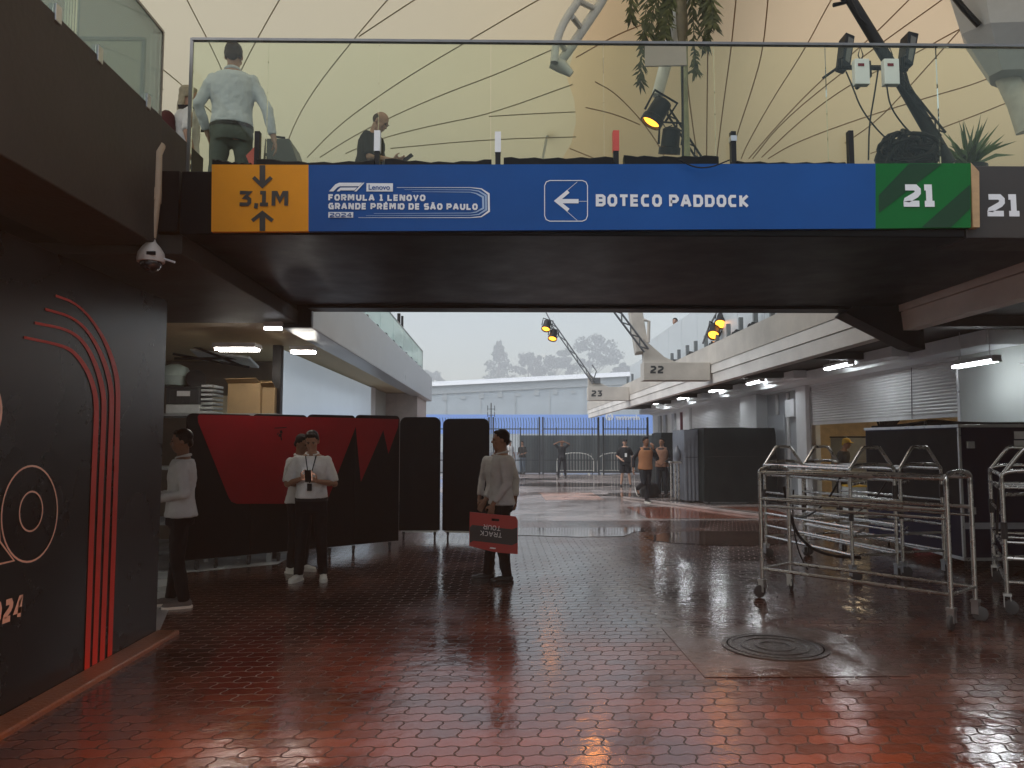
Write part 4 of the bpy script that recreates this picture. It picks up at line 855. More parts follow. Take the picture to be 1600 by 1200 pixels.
# ---------------------------------------------------------------- stored goods behind the red screen
m_card = mat("cardboard", (.33, .22, .11), .75, var=.15, scale=4); m_greyplast = mat("grey plastic", (.30, .32, .33), .45); m_whplast = mat("white plastic", (.55, .57, .57), .4)
rk = thing("storage_rack", "grey storage rack behind the red screen carrying crates and boxes", "rack", (-4, 11, 0))
for x in (-5.3, -4.0, -3.15):
    for y in (10.7, 11.5): MB().box(x - .03, x + .03, y - .03, y + .03, .0, 1.99).build("upright", m_greyplast, rk)
for z in (.5, 1.25, 1.99): MB().box(-5.35, -3.1, 10.66, 11.54, z, z + .035).build("shelf", m_greyplast, rk)
RZ = 2.028
def onrack(px, y): return (px - 781) / 1200 * y
def crate(px0, px1, z0, h, y, dpt, nm, mt, label, cat, ribs=0, grp=None, bev=.012):
    x0, x1 = onrack(px0, y), onrack(px1, y); t = thing(nm, label, cat, ((x0 + x1) / 2, y, z0), group=grp)
    MB().box(x0, x1, y, y + dpt, z0, z0 + h).build("body", mt, t, bevel=bev)
    if ribs:
        for i in range(ribs): xx = x0 + (x1 - x0) * (i + .5) / ribs; MB().box(xx - .008, xx + .008, y - .012, y - .001, z0 + .02, z0 + h - .03).build("rib", mt, t)
        MB().box(x0 - .01, x1 + .01, y - .014, y + dpt, z0 + h + .001, z0 + h + .025).build("rim", mt, t, bevel=.005)
    return t
ck = crate(262, 314, RZ + .13, .22, 10.75, .5, "plastic_crate", mat("charcoal crate", (.05, .055, .06), .5), "charcoal plastic crate with a white label on the rack", "crate", 5)
MB().box(onrack(279, 10.73), onrack(299, 10.73), 10.725, 10.735, RZ + .24, RZ + .31).build("label_card", m_white, ck)
crate(262, 314, RZ, .125, 10.75, .5, "storage_bin", m_whplast, "pale grey bin under the charcoal crate", "bin")
for i in range(7):
    t = tag(MB().box(onrack(316, 10.8), onrack(335, 10.8), 10.8, 11.2, RZ + i * .062, RZ + i * .062 + .034).build("stacked_tray", m_whplast, bevel=.006), "white plastic tray in the stack beside the big carton, %s from the bottom" % names[i], "tray", "stacked white trays")
def carton(px0, px1, z0, h, y, label, tilt):
    x0, x1 = onrack(px0, y), onrack(px1, y); t = thing("cardboard_box", label, "box", ((x0 + x1) / 2, y, z0), tilt)
    w2 = (x1 - x0) / 2; MB().box(-w2, w2, 0, .42, 0, h).build("body", m_card, t, local=True, bevel=.006)
    MB().prism([(-w2, 0, h), (w2, 0, h), (w2 * .9, -.12, h + .06), (-w2 * .95, -.12, h + .05)], (0, .006, .008)).build("flap", m_card, t, local=True); MB().prism([(-w2, .42, h), (w2, .42, h), (w2, .5, h + .07), (-w2, .5, h + .07)], (0, .006, .008)).build("flap", m_card, t, local=True); return t
carton(356, 409, RZ, .42, 10.75, "big open cardboard carton standing on the rack", R(-6)); carton(410, 430, RZ, .37, 10.8, "smaller stack carton squeezed beside the big carton", R(4))
tag(MB().lathe((onrack(275, 11), 11.0, RZ + .385), [(.02, 0), (.2, .02), (.24, .15), (.17, .28), (.06, .33), (.01, .33)], 14).build("plastic_sack", mat("pale green plastic sack", (.40, .50, .48), .35, bump=.3, bscale=9), smooth=True), "pale green bulging plastic sack on top of the charcoal crate", "sack")
t = thing("cable_reel", "black and cream cable reel lying on top of the charcoal crate", "reel", (onrack(306, 10.9), 10.9, RZ + .39)); q = V((onrack(307, 10.95), 10.95, RZ + .47)); ax = M.Rotation(R(70), 3, 'X') @ M.Rotation(R(25), 3, 'Y')
MB().lathe(q, [(.03, -.1), (.15, -.1), (.15, -.07), (.03, -.07)], 18, ax).build("flange", m_black, t, smooth=True); MB().lathe(q, [(.002, -.068), (.1, -.068), (.11, .05), (.002, .05)], 18, ax).build("winding", mat("cream cable", (.6, .5, .32), .6), t, smooth=True); MB().lathe(q, [(.03, .052), (.14, .052), (.14, .08), (.03, .08)], 18, ax).build("flange", m_black, t, smooth=True)
lb2 = MB()
for i, (a, b) in enumerate((((270, 553), (390, 574)), ((272, 560), (372, 560)), ((300, 540), (378, 572)))): lb2.tube([atY(*a, 11.3), atY(*b, 11.6)], .02, 6)
tag(lb2.build("folded_stand", m_black, smooth=True), "folded black metal stand lying across the top of the stored goods", "stand")
tag(MB().obox(atY(352, 560, 11.7), (.9, .5, .04), M.Rotation(R(-12), 3, 'X') @ M.Rotation(R(8), 3, 'Y')).build("folding_table_top", m_whplast, bevel=.01), "white table top laid flat over the stored goods", "table top")
tag(MB().box(onrack(330, 12.6), onrack(428, 12.6), 12.6, 13.0, RZ - .6, RZ + .36).build("cream_cabinet", mat("cream cabinet", (.62, .52, .36), .5), bevel=.01), "cream cabinet against the rear storage wall behind the cartons", "cabinet")

# ---------------------------------------------------------------- tubular carts
m_chrome = mat("worn steel tube", (.56, .54, .51), .27, metal=.95, var=.10, scale=5, rvar=.2); m_castor = mat("castor grey", (.055, .055, .055), .5, spec=.25)
def swivel(mb, x, y, ang, r=.066):
    rot = M.Rotation(ang, 3, 'Z'); c0 = V((x, y, 0)) + rot @ V((.035, 0, r)); mb.lathe(c0, [(.004, -.02), (r * .75, -.02), (r, -.012), (r, .012), (r * .75, .02), (.004, .02)], 16, rot @ M.Rotation(math.pi / 2, 3, 'X')); return mb
def make_cart(name, label, L, W, arches, grp, hmid=None):
    t = thing(name, label, "cart", (0, 0, 0), 0, grp); r = .021
    H = 1.36
    for sx, sy in ((0, 0), (1, 0), (0, 1), (1, 1)):
        x, y = sx * W, sy * L
        MB().tube([(x, y, .19), (x, y, 1.28)], r, 10).build("post", m_chrome, t, smooth=True, local=True)
        w_ = swivel(MB(), x, y, rnd.uniform(0, 6.28)).build("castor", m_castor, t, smooth=True, local=True)
        f = MB(); f.box(x - .035, x + .035, y - .035, y + .035, .165, .19); f.box(x - .03, x - .024, y - .03, y + .03, .06, .165); f.box(x + .024, x + .03, y - .03, y + .03, .06, .165); f.build("castor_fork", m_alum, w_, local=True)
    def bar_(nm, a, b, q=.85): MB().tube([a, b], r * q, 9).build(nm, m_chrome, t, smooth=True, local=True)
    for y in (0, L): MB().tube(smoothen([V((0, y, 1.24)), V((0, y, H)), V((W, y, H)), V((W, y, 1.24))], 3), r, 10).build("end_hoop", m_chrome, t, smooth=True, local=True)
    for x in (0, W):
        bar_("side_rail", (x, 0, H - .055), (x, L, H - .055), .95); bar_("side_rail", (x, 0, .30), (x, L, .30))
        if hmid: bar_("middle_rail", (x, 0, hmid - .075), (x, L, hmid - .075), .6); bar_("middle_rail", (x, 0, hmid), (x, L, hmid), .9)
    for y in (0, L): bar_("cross_bar", (0, y, .30), (W, y, .30), .8)
    if arches:
        bar_("cross_bar", (0, 0, .52), (W, 0, .52), .8); bar_("diagonal_bar", (0, .02, 1.12), (W, .55, 1.12), .8); bar_("diagonal_bar", (0, 0, .52), (W, .6, .52), .8)
        for y in (0, L):
            MB().tube(smoothen([V((0, y, 1.30)), V((W * .30, y, 1.555)), V((W * .34, y, 1.565)), V((W * .66, y, 1.565)), V((W * .70, y, 1.555)), V((W, y, 1.30))], 1), r, 10).build("arch", m_chrome, t, smooth=True, local=True)
        for x in (0, W): bar_("tray_rail", (x, 0, .62), (x, L, .62), .9); bar_("tray_rail", (x, 0, 1.17), (x, L, 1.17), .9); bar_("tray_rail", (x, 0, .92), (x, L, .92), .7); bar_("tray_rail", (x, 0, .45), (x, L, .45), .7)
        for y in (L * .25, L * .5, L * .75):
            bar_("tray_bar", (0, y, .62), (W, y, .62), .7); bar_("tray_bar", (0, y, 1.17), (W, y, 1.17), .7)
        for x, y, z in ((0, 0, .70), (W, 0, .95), (0, L, .8), (W, L, .62)): MB().tube([(x, y, z), (x, y, z + .16)], .029, 8).build("grip", m_rubber, t, smooth=True, local=True)
        MB().tube(smoothen([V((0, .1, 1.30)), V((-.03, .4, .9)), V((-.01, .9, .65)), V((0, 1.3, .62))], 3), .012, 6).build("hose", m_black, t, smooth=True, local=True)
    return t
GRP = "steel tube carts parked by the garages"
def place(t, near_left, dirv, label=None): t.location = near_left; OFF[t] = V(near_left); t.rotation_euler = (0, 0, math.atan2(-dirv[0], dirv[1])); return t
# long side of the front cart runs from its nearest right corner to the far left
dA = V((-1.165, 1.42, 0)).normalized()
ca = make_cart("tube_cart", "front long steel tube cart without arches, nearest the manhole", 1.84, .56, False, GRP, 1.03); place(ca, (3.93, 6.75, 0), dA)
cb_ = make_cart("tube_cart", "steel tube cart with two arches right behind the front cart", 1.93, .60, True, GRP); place(cb_, (4.15, 9.1, 0), V((-.36, 1.9, 0)).normalized())
for i, (loc, d, lab) in enumerate((((4.88, 9.35, 0), (-.40, 1.75), "steel tube cart with two arches beside the dark blue case"), ((4.84, 7.38, 0), (.50, .87), "steel tube cart with arches cut off by the right picture edge"))):
    dv = V((*d, 0)).normalized(); r_ = dup(cb_, loc, math.atan2(-dv.x, dv.y), lab)
cable([(1225, 760), (1232, 800), (1250, 845), (1290, 868), (1345, 872)], 9.4, "thick black cable looped over the rear tube cart", .018)
cable([(1240, 765), (1238, 810), (1246, 860), (1262, 890)], 9.2, "thin black lead hanging down from the rear tube cart", .009)

# ---------------------------------------------------------------- cases and covered goods at right
m_navy = mat("navy laminate", (.006, .009, .032), .5, spec=.06, var=.2, scale=2, bump=.04); m_cover = mat("dark green cover", (.012, .016, .016), .55, spec=.12, var=.25, scale=2, bump=.25, bscale=5); m_greycover = mat("grey plastic cover", (.11, .12, .14), .35, bump=.3, bscale=6)
nv = thing("flight_case", "big dark blue flight case with metal edges at the right", "case", (6.6, 11, 0))
MB().box(5.93, 8.3 if 0 else 7.5, 9.85, 12.4, .14, 1.84).build("body", m_navy, nv, bevel=.012)
f = MB()
for z in (.14, 1.84): f.box(5.915, 5.95, 9.84, 12.41, z - .02, z + .02); f.box(5.951, 7.5, 9.835, 9.865, z - .02, z + .02)
f.box(5.91, 5.945, 9.83, 9.86, .165, 1.815); f.build("metal_edge", m_alum, nv, bevel=.003)
MB().box(5.95, 7.5, 9.842, 9.849, .52, .60).build("white_band", mat("pale band", (.35, .36, .4), .4), nv)
MB().box(5.925, 5.929, 9.88, 12.35, .75, 1.8).build("black_panel", mat("black gloss panel", (.003, .0035, .004), .5, spec=.05), nv)
for px, py in ((1516, 695), (1518, 798)):
    q = atY(px, py, 9.84); MB().box(q.x - .05, q.x + .05, 9.82, 9.849, q.z - .045, q.z + .045).build("latch", m_alum, nv, bevel=.006)
for a, b in (((1585, 674), (1603, 686)), ((1585, 688), (1603, 702))):
    p, q = atY(*a, 9.84), atY(*b, 9.84); MB().box(p.x, q.x, 9.843, 9.849, q.z, p.z).build("label_card", m_white, nv)
for x in (6.1, 7.3):
    for y in (10.1, 12.1): swivel(MB(), x, y, 1).build("castor", m_castor, nv, smooth=True)
f = MB()
for i in range(5): f.tube(smoothen([V((6.0 + .05 * i, 12.3 - .3 * i, 1.875)), V((6.25, 11.2, 1.90 + .015 * i)), V((6.5, 10.6, 1.885)), V((6.9 + .1 * i, 10.1, 1.88))], 3), .02, 6)
tag(f.build("cable_bundle", m_cloth_black, smooth=True), "black cables lying along the top of the dark blue case", "cables")
def cover_box(nm, x0, x1, y0, y1, h, mt, label, cat, seed, parts=True):
    t = thing(nm, label, cat, ((x0 + x1) / 2, y0, 0)); r2 = random.Random(seed); m = MB(); n = 18; rings = []
    for k in range(12):
        z = .06 + (h - .06) * k / 11; rg = []; bul = .0 if k < 11 else -.03
        for j in range(4 * n):
            s, f = divmod(j, n); f /= n; p = [(x0 + (x1 - x0) * f, y0), (x1, y0 + (y1 - y0) * f), (x1 - (x1 - x0) * f, y1), (x0, y1 - (y1 - y0) * f)][s]
            wv = .018 * noise.noise(V((p[0] * 2.2, p[1] * 2.2, z * 1.3 + seed))) + .012 * math.sin(j * 1.3 + seed) * (1 - z / h)
            cx, cy_ = (x0 + x1) / 2, (y0 + y1) / 2; dx, dy = p[0] - cx, p[1] - cy_; q = 1 + (wv + bul) / max(.2, math.hypot(dx, dy)); rg.append(V((cx + dx * q, cy_ + dy * q, z + (.03 * noise.noise(V((p[0] * 3, p[1] * 3, seed))) if k == 11 else 0))))
        rings.append(rg)
    m.loft(rings).build("cover", mt, t, smooth=True)
    f = MB(); f.tube([(x0 + .03, y0 - .035, h * .62), (x1 - .03, y0 - .035, h * .62)], .009, 6); f.build("strap", m_black, t)
    for x in (x0 + .15, x1 - .15): castor(MB(), (x, y0 + .12, 0), .04).build("castor", m_castor, t, smooth=True)
    return t
cover_box("covered_stack", 5.42, 7.35, 20.4, 22.0, 2.02, m_cover, "large stack under a dark green cover left of the half open garage", "covered goods", 3)
cover_box("covered_stack", 5.02, 5.40, 20.9, 22.3, 1.98, m_greycover, "narrow grey covered stack beside the dark green cover", "covered goods", 5)
cover_box("covered_stack", 5.25, 6.6, 25.0, 26.6, 1.95, m_cover, "dark covered stack behind the marshals near the fence", "covered goods", 8)
# silver post stand and bags near the marshals
t = thing("barrier_stand", "chromed stand of short posts beside the grey covered stack", "stand", (4.93, 21.2, 0))
for i, x in enumerate((4.72, 4.84, 4.93)):
    MB().tube([(x, 21.2, .03), (x, 21.2, 1.05)], .03, 8).build("post", m_chrome, t, smooth=True); MB().lathe((x, 21.2, 0), [(.14, .0), (.14, .02), (.05, .04), (.03, .06)], 14).build("base", m_black, t, smooth=True)
MB().box(4.66, 5.0, 21.1, 21.3, 1.06, 1.12).build("top_tray", m_chrome, t, bevel=.01)
tag(MB().lathe((4.9, 21.25, 1.122), [(.09, 0), (.11, .1), (.10, .28), (.05, .36), (.04, .42), (.01, .43)], 12).build("dispenser", m_greycover, smooth=True), "grey bottle-shaped dispenser on the chromed stand", "dispenser")
tag(MB().lathe((4.45, 22.9, 0), [(.1, 0), (.26, .03), (.3, .2), (.22, .4), (.08, .46), (.01, .46)], 12).build("duffel_bag", m_cloth_black, smooth=True), "black bag standing on the ground behind the marshal in orange", "bag")
# things in the open garage
def dressing(nm, x0, x1, y0, y1, z0, z1, mt, label, cat, lid=None):
    t = thing(nm, label, cat, ((x0 + x1) / 2, y0, z0)); MB().box(x0, x1, y0, y1, z0, z1).build("body", mt, t, bevel=.015)
    if lid: MB().box(x0 - .015, x1 + .015, y0 - .015, y1 + .015, z1 + .001, z1 + .04).build("lid", lid, t, bevel=.008)
    for k in range(2): z = z0 + (z1 - z0) * (.35 + .3 * k); MB().box(x0 + .04, x1 - .04, y0 - .012, y0 - .001, z, z + .03).build("trim", m_alum, t)
    return t
dressing("tool_cabinet", 8.15, 9.1, 16.2, 16.9, .02, 1.45, mat("dark cabinet", (.03, .03, .035), .4), "dark tool cabinet with metal trims inside the open garage", "cabinet", m_black)
dressing("work_case", 8.9, 10.2, 19.6, 20.6, .02, 1.75, m_greyplast, "grey equipment case deep inside the open garage", "case", m_black)
dressing("red_trolley", 8.0, 9.2, 14.2, 14.9, .02, .98, mat("red tool paint", (.45, .02, .03), .35), "low red tool trolley behind the carts in the open garage", "trolley", m_black)
dressing("white_drum", 7.9, 8.3, 17.4, 17.8, .02, .62, m_whplast, "small white bin with a yellow lid inside the open garage", "bin", mat("yellow lid", (.7, .45, .05), .4))
t = MB()
for i in range(7): t.tube(smoothen([V((9.1 + .1 * i, 18.5, 2.3)), V((9.4, 18.7, 1.75 + .05 * i)), V((9.9 - .07 * i, 18.6, 2.35))], 3), .03, 6)
tag(t.build("tyre_blankets", m_cloth_black, smooth=True), "dark bundle of hanging hoses inside the open garage", "hoses")

# ---------------------------------------------------------------- far end: fence, screens, hall, trees
m_iron2 = mat("fence iron", (.025, .03, .035), .5)
FY = 38.9
fn = thing("iron_fence", "tall black iron fence with outward bent bar tips closing the lane", "fence", (3.5, FY, 0))
def bars(x0, x1, step, name="bars"):
    m = MB(); x = x0
    while x < x1:
        m.tube([(x, FY, .12), (x, FY, 2.35), (x + .01, FY - .03, 2.6), (x - .03, FY - .16, 2.88)], .014, 5); x += step
    m.build(name, m_iron2, fn)
for x in (-.55, -.33, 2.0, 2.18, 5.0, 5.24, 7.5): MB().box(x - .04, x + .04, FY - .04, FY + .04, 0, 2.92).build("post", m_iron2, fn)
bars(-.2, 1.95, .14); bars(2.28, 4.95, .14); bars(5.34, 7.45, .14); bars(-3.0, -.6, .14)
for a, b in ((-3, -.37), (-.29, 1.96), (2.22, 4.96), (5.28, 7.46)):
    for z in (.14, .75, 2.32): MB().box(a, b, FY - .018, FY + .018, z - .025, z + .025).build("rail", m_iron2, fn)
MB().box(2.05, 2.12, FY - .06, FY + .06, 1.0, 1.2).build("lock", m_iron2, fn)
t = thing("fabric_screen", "long dark grey windbreak hung behind the black fence", "screen", (4.5, 41.2, 0)); m_fab = mat("grey windbreak", (.055, .07, .075), .6, var=.2, scale=.5)
g = []
for k in range(61): x = 1.05 + k * .13; g.append([V((x, 41.2 + .04 * math.sin(k * .9), z)) for z in (.05, .7, 1.4, 2.02)])
MB().sheet(g).build("fabric", m_fab, t, smooth=True)
for k in range(5): MB().tube([(1.1 + k * 1.93, 41.27, 0), (1.1 + k * 1.93, 41.27, 2.45)], .03, 6).build("pole", m_iron2, t)
for i, x in enumerate((3.9, 6.0)):
    t = thing("crowd_barrier", ["pale crowd barrier behind the fence left of the shorts wearer", "pale crowd barrier behind the fence at its right end"][i], "barrier", (x, 39.8, 0), group="pale crowd barriers")
    f = MB(); f.tube(smoothen([V((x - .95, 39.8, .1)), V((x - .95, 39.8, 1.1)), V((x + .95, 39.8, 1.1)), V((x + .95, 39.8, .1))], 2), .022, 8); f.tube([(x - .95, 39.8, .2), (x + .95, 39.8, .2)], .018, 6); f.build("frame", m_whitesteel, t, smooth=True)
    f = MB()
    for k in range(12): f.tube([(x - .85 + k * .155, 39.8, .2), (x - .85 + k * .155, 39.8, 1.08)], .008, 5)
    f.build("bars", m_whitesteel, t)
    for q in (-.7, .7): MB().box(x + q - .03, x + q + .03, 39.5, 40.1, 0, .05).build("foot", m_whitesteel, t)
t = thing("antenna_pole", "slim pole with small antennas behind the black screens' end", "pole", (-.5, 44, 0)); MB().tube([(-.5, 44, 0), (-.5, 44, 3.9)], .03, 6).build("pole", m_iron2, t); f = MB()
for z in (3.2, 3.55): f.tube([(-.7, 44, z), (-.3, 44, z)], .015, 5); f.tube([(-.7, 44, z - .1), (-.7, 44, z + .2)], .02, 5); f.tube([(-.3, 44, z - .1), (-.3, 44, z + .2)], .02, 5)
f.build("antenna", m_iron2, t)
# far exhibition hall
hl = thing("exhibition_hall", "long pale hall with a white curved roof and blue printed wall beyond the fence", "building", (2, 135, 0))
HYY = 135.0; HS = HYY / 58
m_hroof = mat("white hall roof", (.72, .74, .76), .5, var=.06, scale=.3); m_hgrey = mat("grey hall cladding", (.50, .56, .60), .5, var=.1, scale=.3); m_hblue = mat("blue hall print", (.20, .40, .95), .5, var=.06, scale=.2); m_hpale = mat("pale hall base", (.50, .54, .56), .5)  # wall colours lightened to carry part of the rain haze
def hz(x): return .052 * x
def hq(z): return 1.62 + (z - 1.62) * HS
xs = [(-58 + 4.3 * i) * 1.35 for i in range(29)]
for (z0, z1, nm, mt, dy, fz) in ((0.05, 2.3, "base_wall", m_hpale, 0, (0, 0)), (2.3, 3.75, "blue_wall", m_hblue, -.05, (0, .0)), (3.75, 5.55, "grey_cladding", m_hgrey, 0, (0, 1)), (5.55, 6.15, "gutter_band", m_hpale, -.25, (1, 1))):
    g = []
    for x in xs: g.append([V((x, HYY + dy, max(0, hq(z0)) + fz[0] * hz(x))), V((x, HYY + dy, hq(z1) + fz[1] * hz(x))), V((x, HYY + 20, hq(z1) + fz[1] * hz(x)))])
    MB().sheet(g).build(nm, mt, hl)
g = []
for x in xs: g.append([V((x, HYY - .8 + 18 * (1 - math.cos(a)) , hq(6.15) + hz(x) + 1.7 * math.sin(a) - .02)) for a in [math.pi / 2 * k / 7 for k in range(8)]])
MB().sheet(g).build("roof", m_hroof, hl, smooth=True)
f = MB()
for i in range(24): x = (-52 + i * 4.5) * 1.35; MB().box(x - .09, x + .09, HYY - .1, HYY - .06, hq(3.8), hq(5.5) + hz(x)).build("rib", m_hpale, hl)
f = MB()
for i in range(40): x = (-48 + i * 2.4) * 1.35; MB().box(x - .43, x + .43, HYY - .12, HYY - .08, hq(5.05) + hz(x), hq(5.55) + hz(x) - .6 * (i % 3 == 0)).build("eave_panel", m_hpale, hl)
q = atY(952, 651, HYY - .07); w_ = MB(); n = 26; ro = .30 * HS
w_.add([q + V((ro * math.cos(2 * math.pi * i / n), 0, ro * math.sin(2 * math.pi * i / n))) for i in range(n)], [tuple(range(n))]); w_.build("roundel", m_white, hl)
w_ = MB(); w_.stroke([*[q + V((a * HS, -.02, b * HS)) for a, b in ((-.16, -.14), (-.09, .13), (0, -.02), (.09, .13), (.16, -.14))]], .06 * HS, N_); w_.build("roundel_mark", m_hblue, hl)
font_text("motorola", "lettering", m_white, hl, atY(962, 655.5, HYY - .07), UX, UZ, 38 / 1200 * HYY, .01, .035)
# trees in the rain haze
m_fol = mat("far foliage", (.05, .075, .05), .6, var=.4, scale=.6); m_bark = mat("far bark", (.09, .075, .06), .8)
def tree(px, py_top, py_base, Y, wd_px, label, seed, kind, nleaf=1900):
    r2 = random.Random(seed); top = atY(px, py_top, Y).z; x = atY(px, 690, Y).x; t = thing("tree", label, "tree", (x, Y, 0), group="trees beyond the hall"); Rx = wd_px / 1200 * Y / 2
    zb = atY(px, py_base, Y).z * .8; MB().tube([(x, Y, 0), (x + .1, Y, zb), (x - .1, Y, top * .8)], [1.5, 1.0, .3], 8).build("trunk", m_bark, t, smooth=True)
    cl = []
    nb = 14 if kind == 'tiers' else 26
    br = MB()
    for i in range(nb):
        if kind == 'tiers': f = i / nb; z = zb + (top - zb) * f; rr = Rx * (1 - f * .9) * r2.uniform(.7, 1.25); a = r2.uniform(0, 6.28); cl += [(V((x + rr * .75 * math.cos(a + k * 2.1), Y + rr * .75 * math.sin(a + k * 2.1), z + r2.uniform(-.4, .4))), V((rr * .5, rr * .5, (top - zb) * .06))) for k in range(3)]
        else: a = r2.uniform(0, 6.28); e = r2.uniform(-.2, 1.35); rr = r2.uniform(.55, .95); c0 = V((x + Rx * rr * math.cos(a) * math.cos(e), Y + Rx * rr * math.sin(a) * math.cos(e), (zb + top) / 2 - .5 + (top - zb) * .5 * rr * math.sin(e))); cl.append((c0, V((Rx * .24, Rx * .24, (top - zb) * .09)) * r2.uniform(.6, 1.25)))
    for c0, s in cl[::2]: br.tube([(x, Y, max(zb * .7, c0.z - Rx * .6)), c0], [.3, .1], 5)
    br.build("branches", m_bark, t)
    m = MB()
    for i in range(nleaf):
        c0, s = cl[r2.randrange(len(cl))]; d = V((r2.gauss(0, 1), r2.gauss(0, 1), r2.gauss(0, 1))).normalized() * r2.random() ** .4; p = c0 + V((d.x * s.x, d.y * s.y, d.z * s.z)); k = r2.uniform(.55, 1.3); u = V((r2.gauss(0, 1), r2.gauss(0, 1), r2.gauss(0, 1))).normalized(); v_ = u.cross(V((.3, .9, .2))).normalized(); m.add([p - u * k, p + v_ * k * .6, p + u * k, p - v_ * k * .6], [(0, 1, 2, 3)])
    m.build("crown", m_fol, t)
TD = 590
tree(780, 532, 592, TD, 62, "pale fir-like tree standing left in the rain haze beyond the hall", 3, 'tiers'); tree(922, 522, 582, TD, 98, "broad round-crowned tree at the right in the rain haze beyond the hall", 4, 'round', 3000)
tree(826, 548, 590, TD + 6, 56, "low bushy tree between the fir-like and the round tree", 5, 'round'); tree(868, 554, 590, TD + 8, 70, "wide low tree in the middle of the hazy row", 6, 'round'); tree(978, 566, 584, TD + 5, 44, "small low tree right of the round-crowned tree", 7, 'round', 1500); tree(672, 575, 600, TD + 15, 44, "faint low tree just right of the balcony end", 8, 'round', 1200)
# ---------------------------------------------------------------- people
m_skin_a = mat("tan skin", (.30, .16, .10), .5, spec=.3, var=.06); m_skin_b = mat("brown skin", (.20, .10, .06), .5, spec=.3, var=.06); m_skin_c = mat("light skin", (.42, .25, .18), .5, spec=.3, var=.06)
m_hair = mat("black hair", (.006, .005, .0045), .45, spec=.12, var=.3, scale=30); m_hairgrey = mat("ash hair", (.34, .30, .22), .6, spec=.12, var=.2, scale=30); m_hairshort = mat("shaved hair", (.10, .075, .06), .7, spec=.12)
m_shirtw = mat("white cotton", (.66, .65, .64), .75, spec=.12, var=.08, scale=8, bump=.8, bscale=11); m_shirtg = mat("pale grey cotton", (.52, .50, .49), .75, spec=.12, var=.08, scale=8, bump=.8, bscale=11); m_shirtb = mat("pale blue cotton", (.60, .63, .68), .75, spec=.12, var=.07, scale=8, bump=.8, bscale=11)
m_tee = mat("charcoal cotton", (.035, .033, .03), .8, spec=.12); m_trb = mat("black trousers", (.008, .008, .010), .7, spec=.12, var=.2, bump=.6, bscale=12); m_trg = mat("grey green trousers", (.085, .10, .09), .7, spec=.12, var=.12); m_jean = mat("blue jeans", (.12, .16, .20), .7, spec=.12); m_dark = mat("dark workwear", (.018, .02, .024), .7, spec=.12)
m_shoeb = mat("black shoe", (.012, .011, .011), .35); m_shoew = mat("white shoe leather", (.66, .64, .58), .45); m_shoeg = mat("grey shoe mesh", (.10, .095, .09), .6); m_eye = mat("dark eyes", (.015, .01, .01), .25); m_orange = mat("orange bib", (.30, .14, .07), .8, spec=.12, var=.08); m_bib2 = mat("faded orange bib", (.22, .12, .08), .8, spec=.12)
TORSO = [(.80, .155, .115, 0), (.88, .165, .12, .005), (.96, .16, .115, .005), (1.06, .145, .105, 0), (1.16, .15, .108, 0), (1.26, .168, .115, .005), (1.34, .175, .112, .008), (1.40, .165, .098, .01), (1.45, .115, .075, .012), (1.485, .065, .062, .012)]
class Body: pass
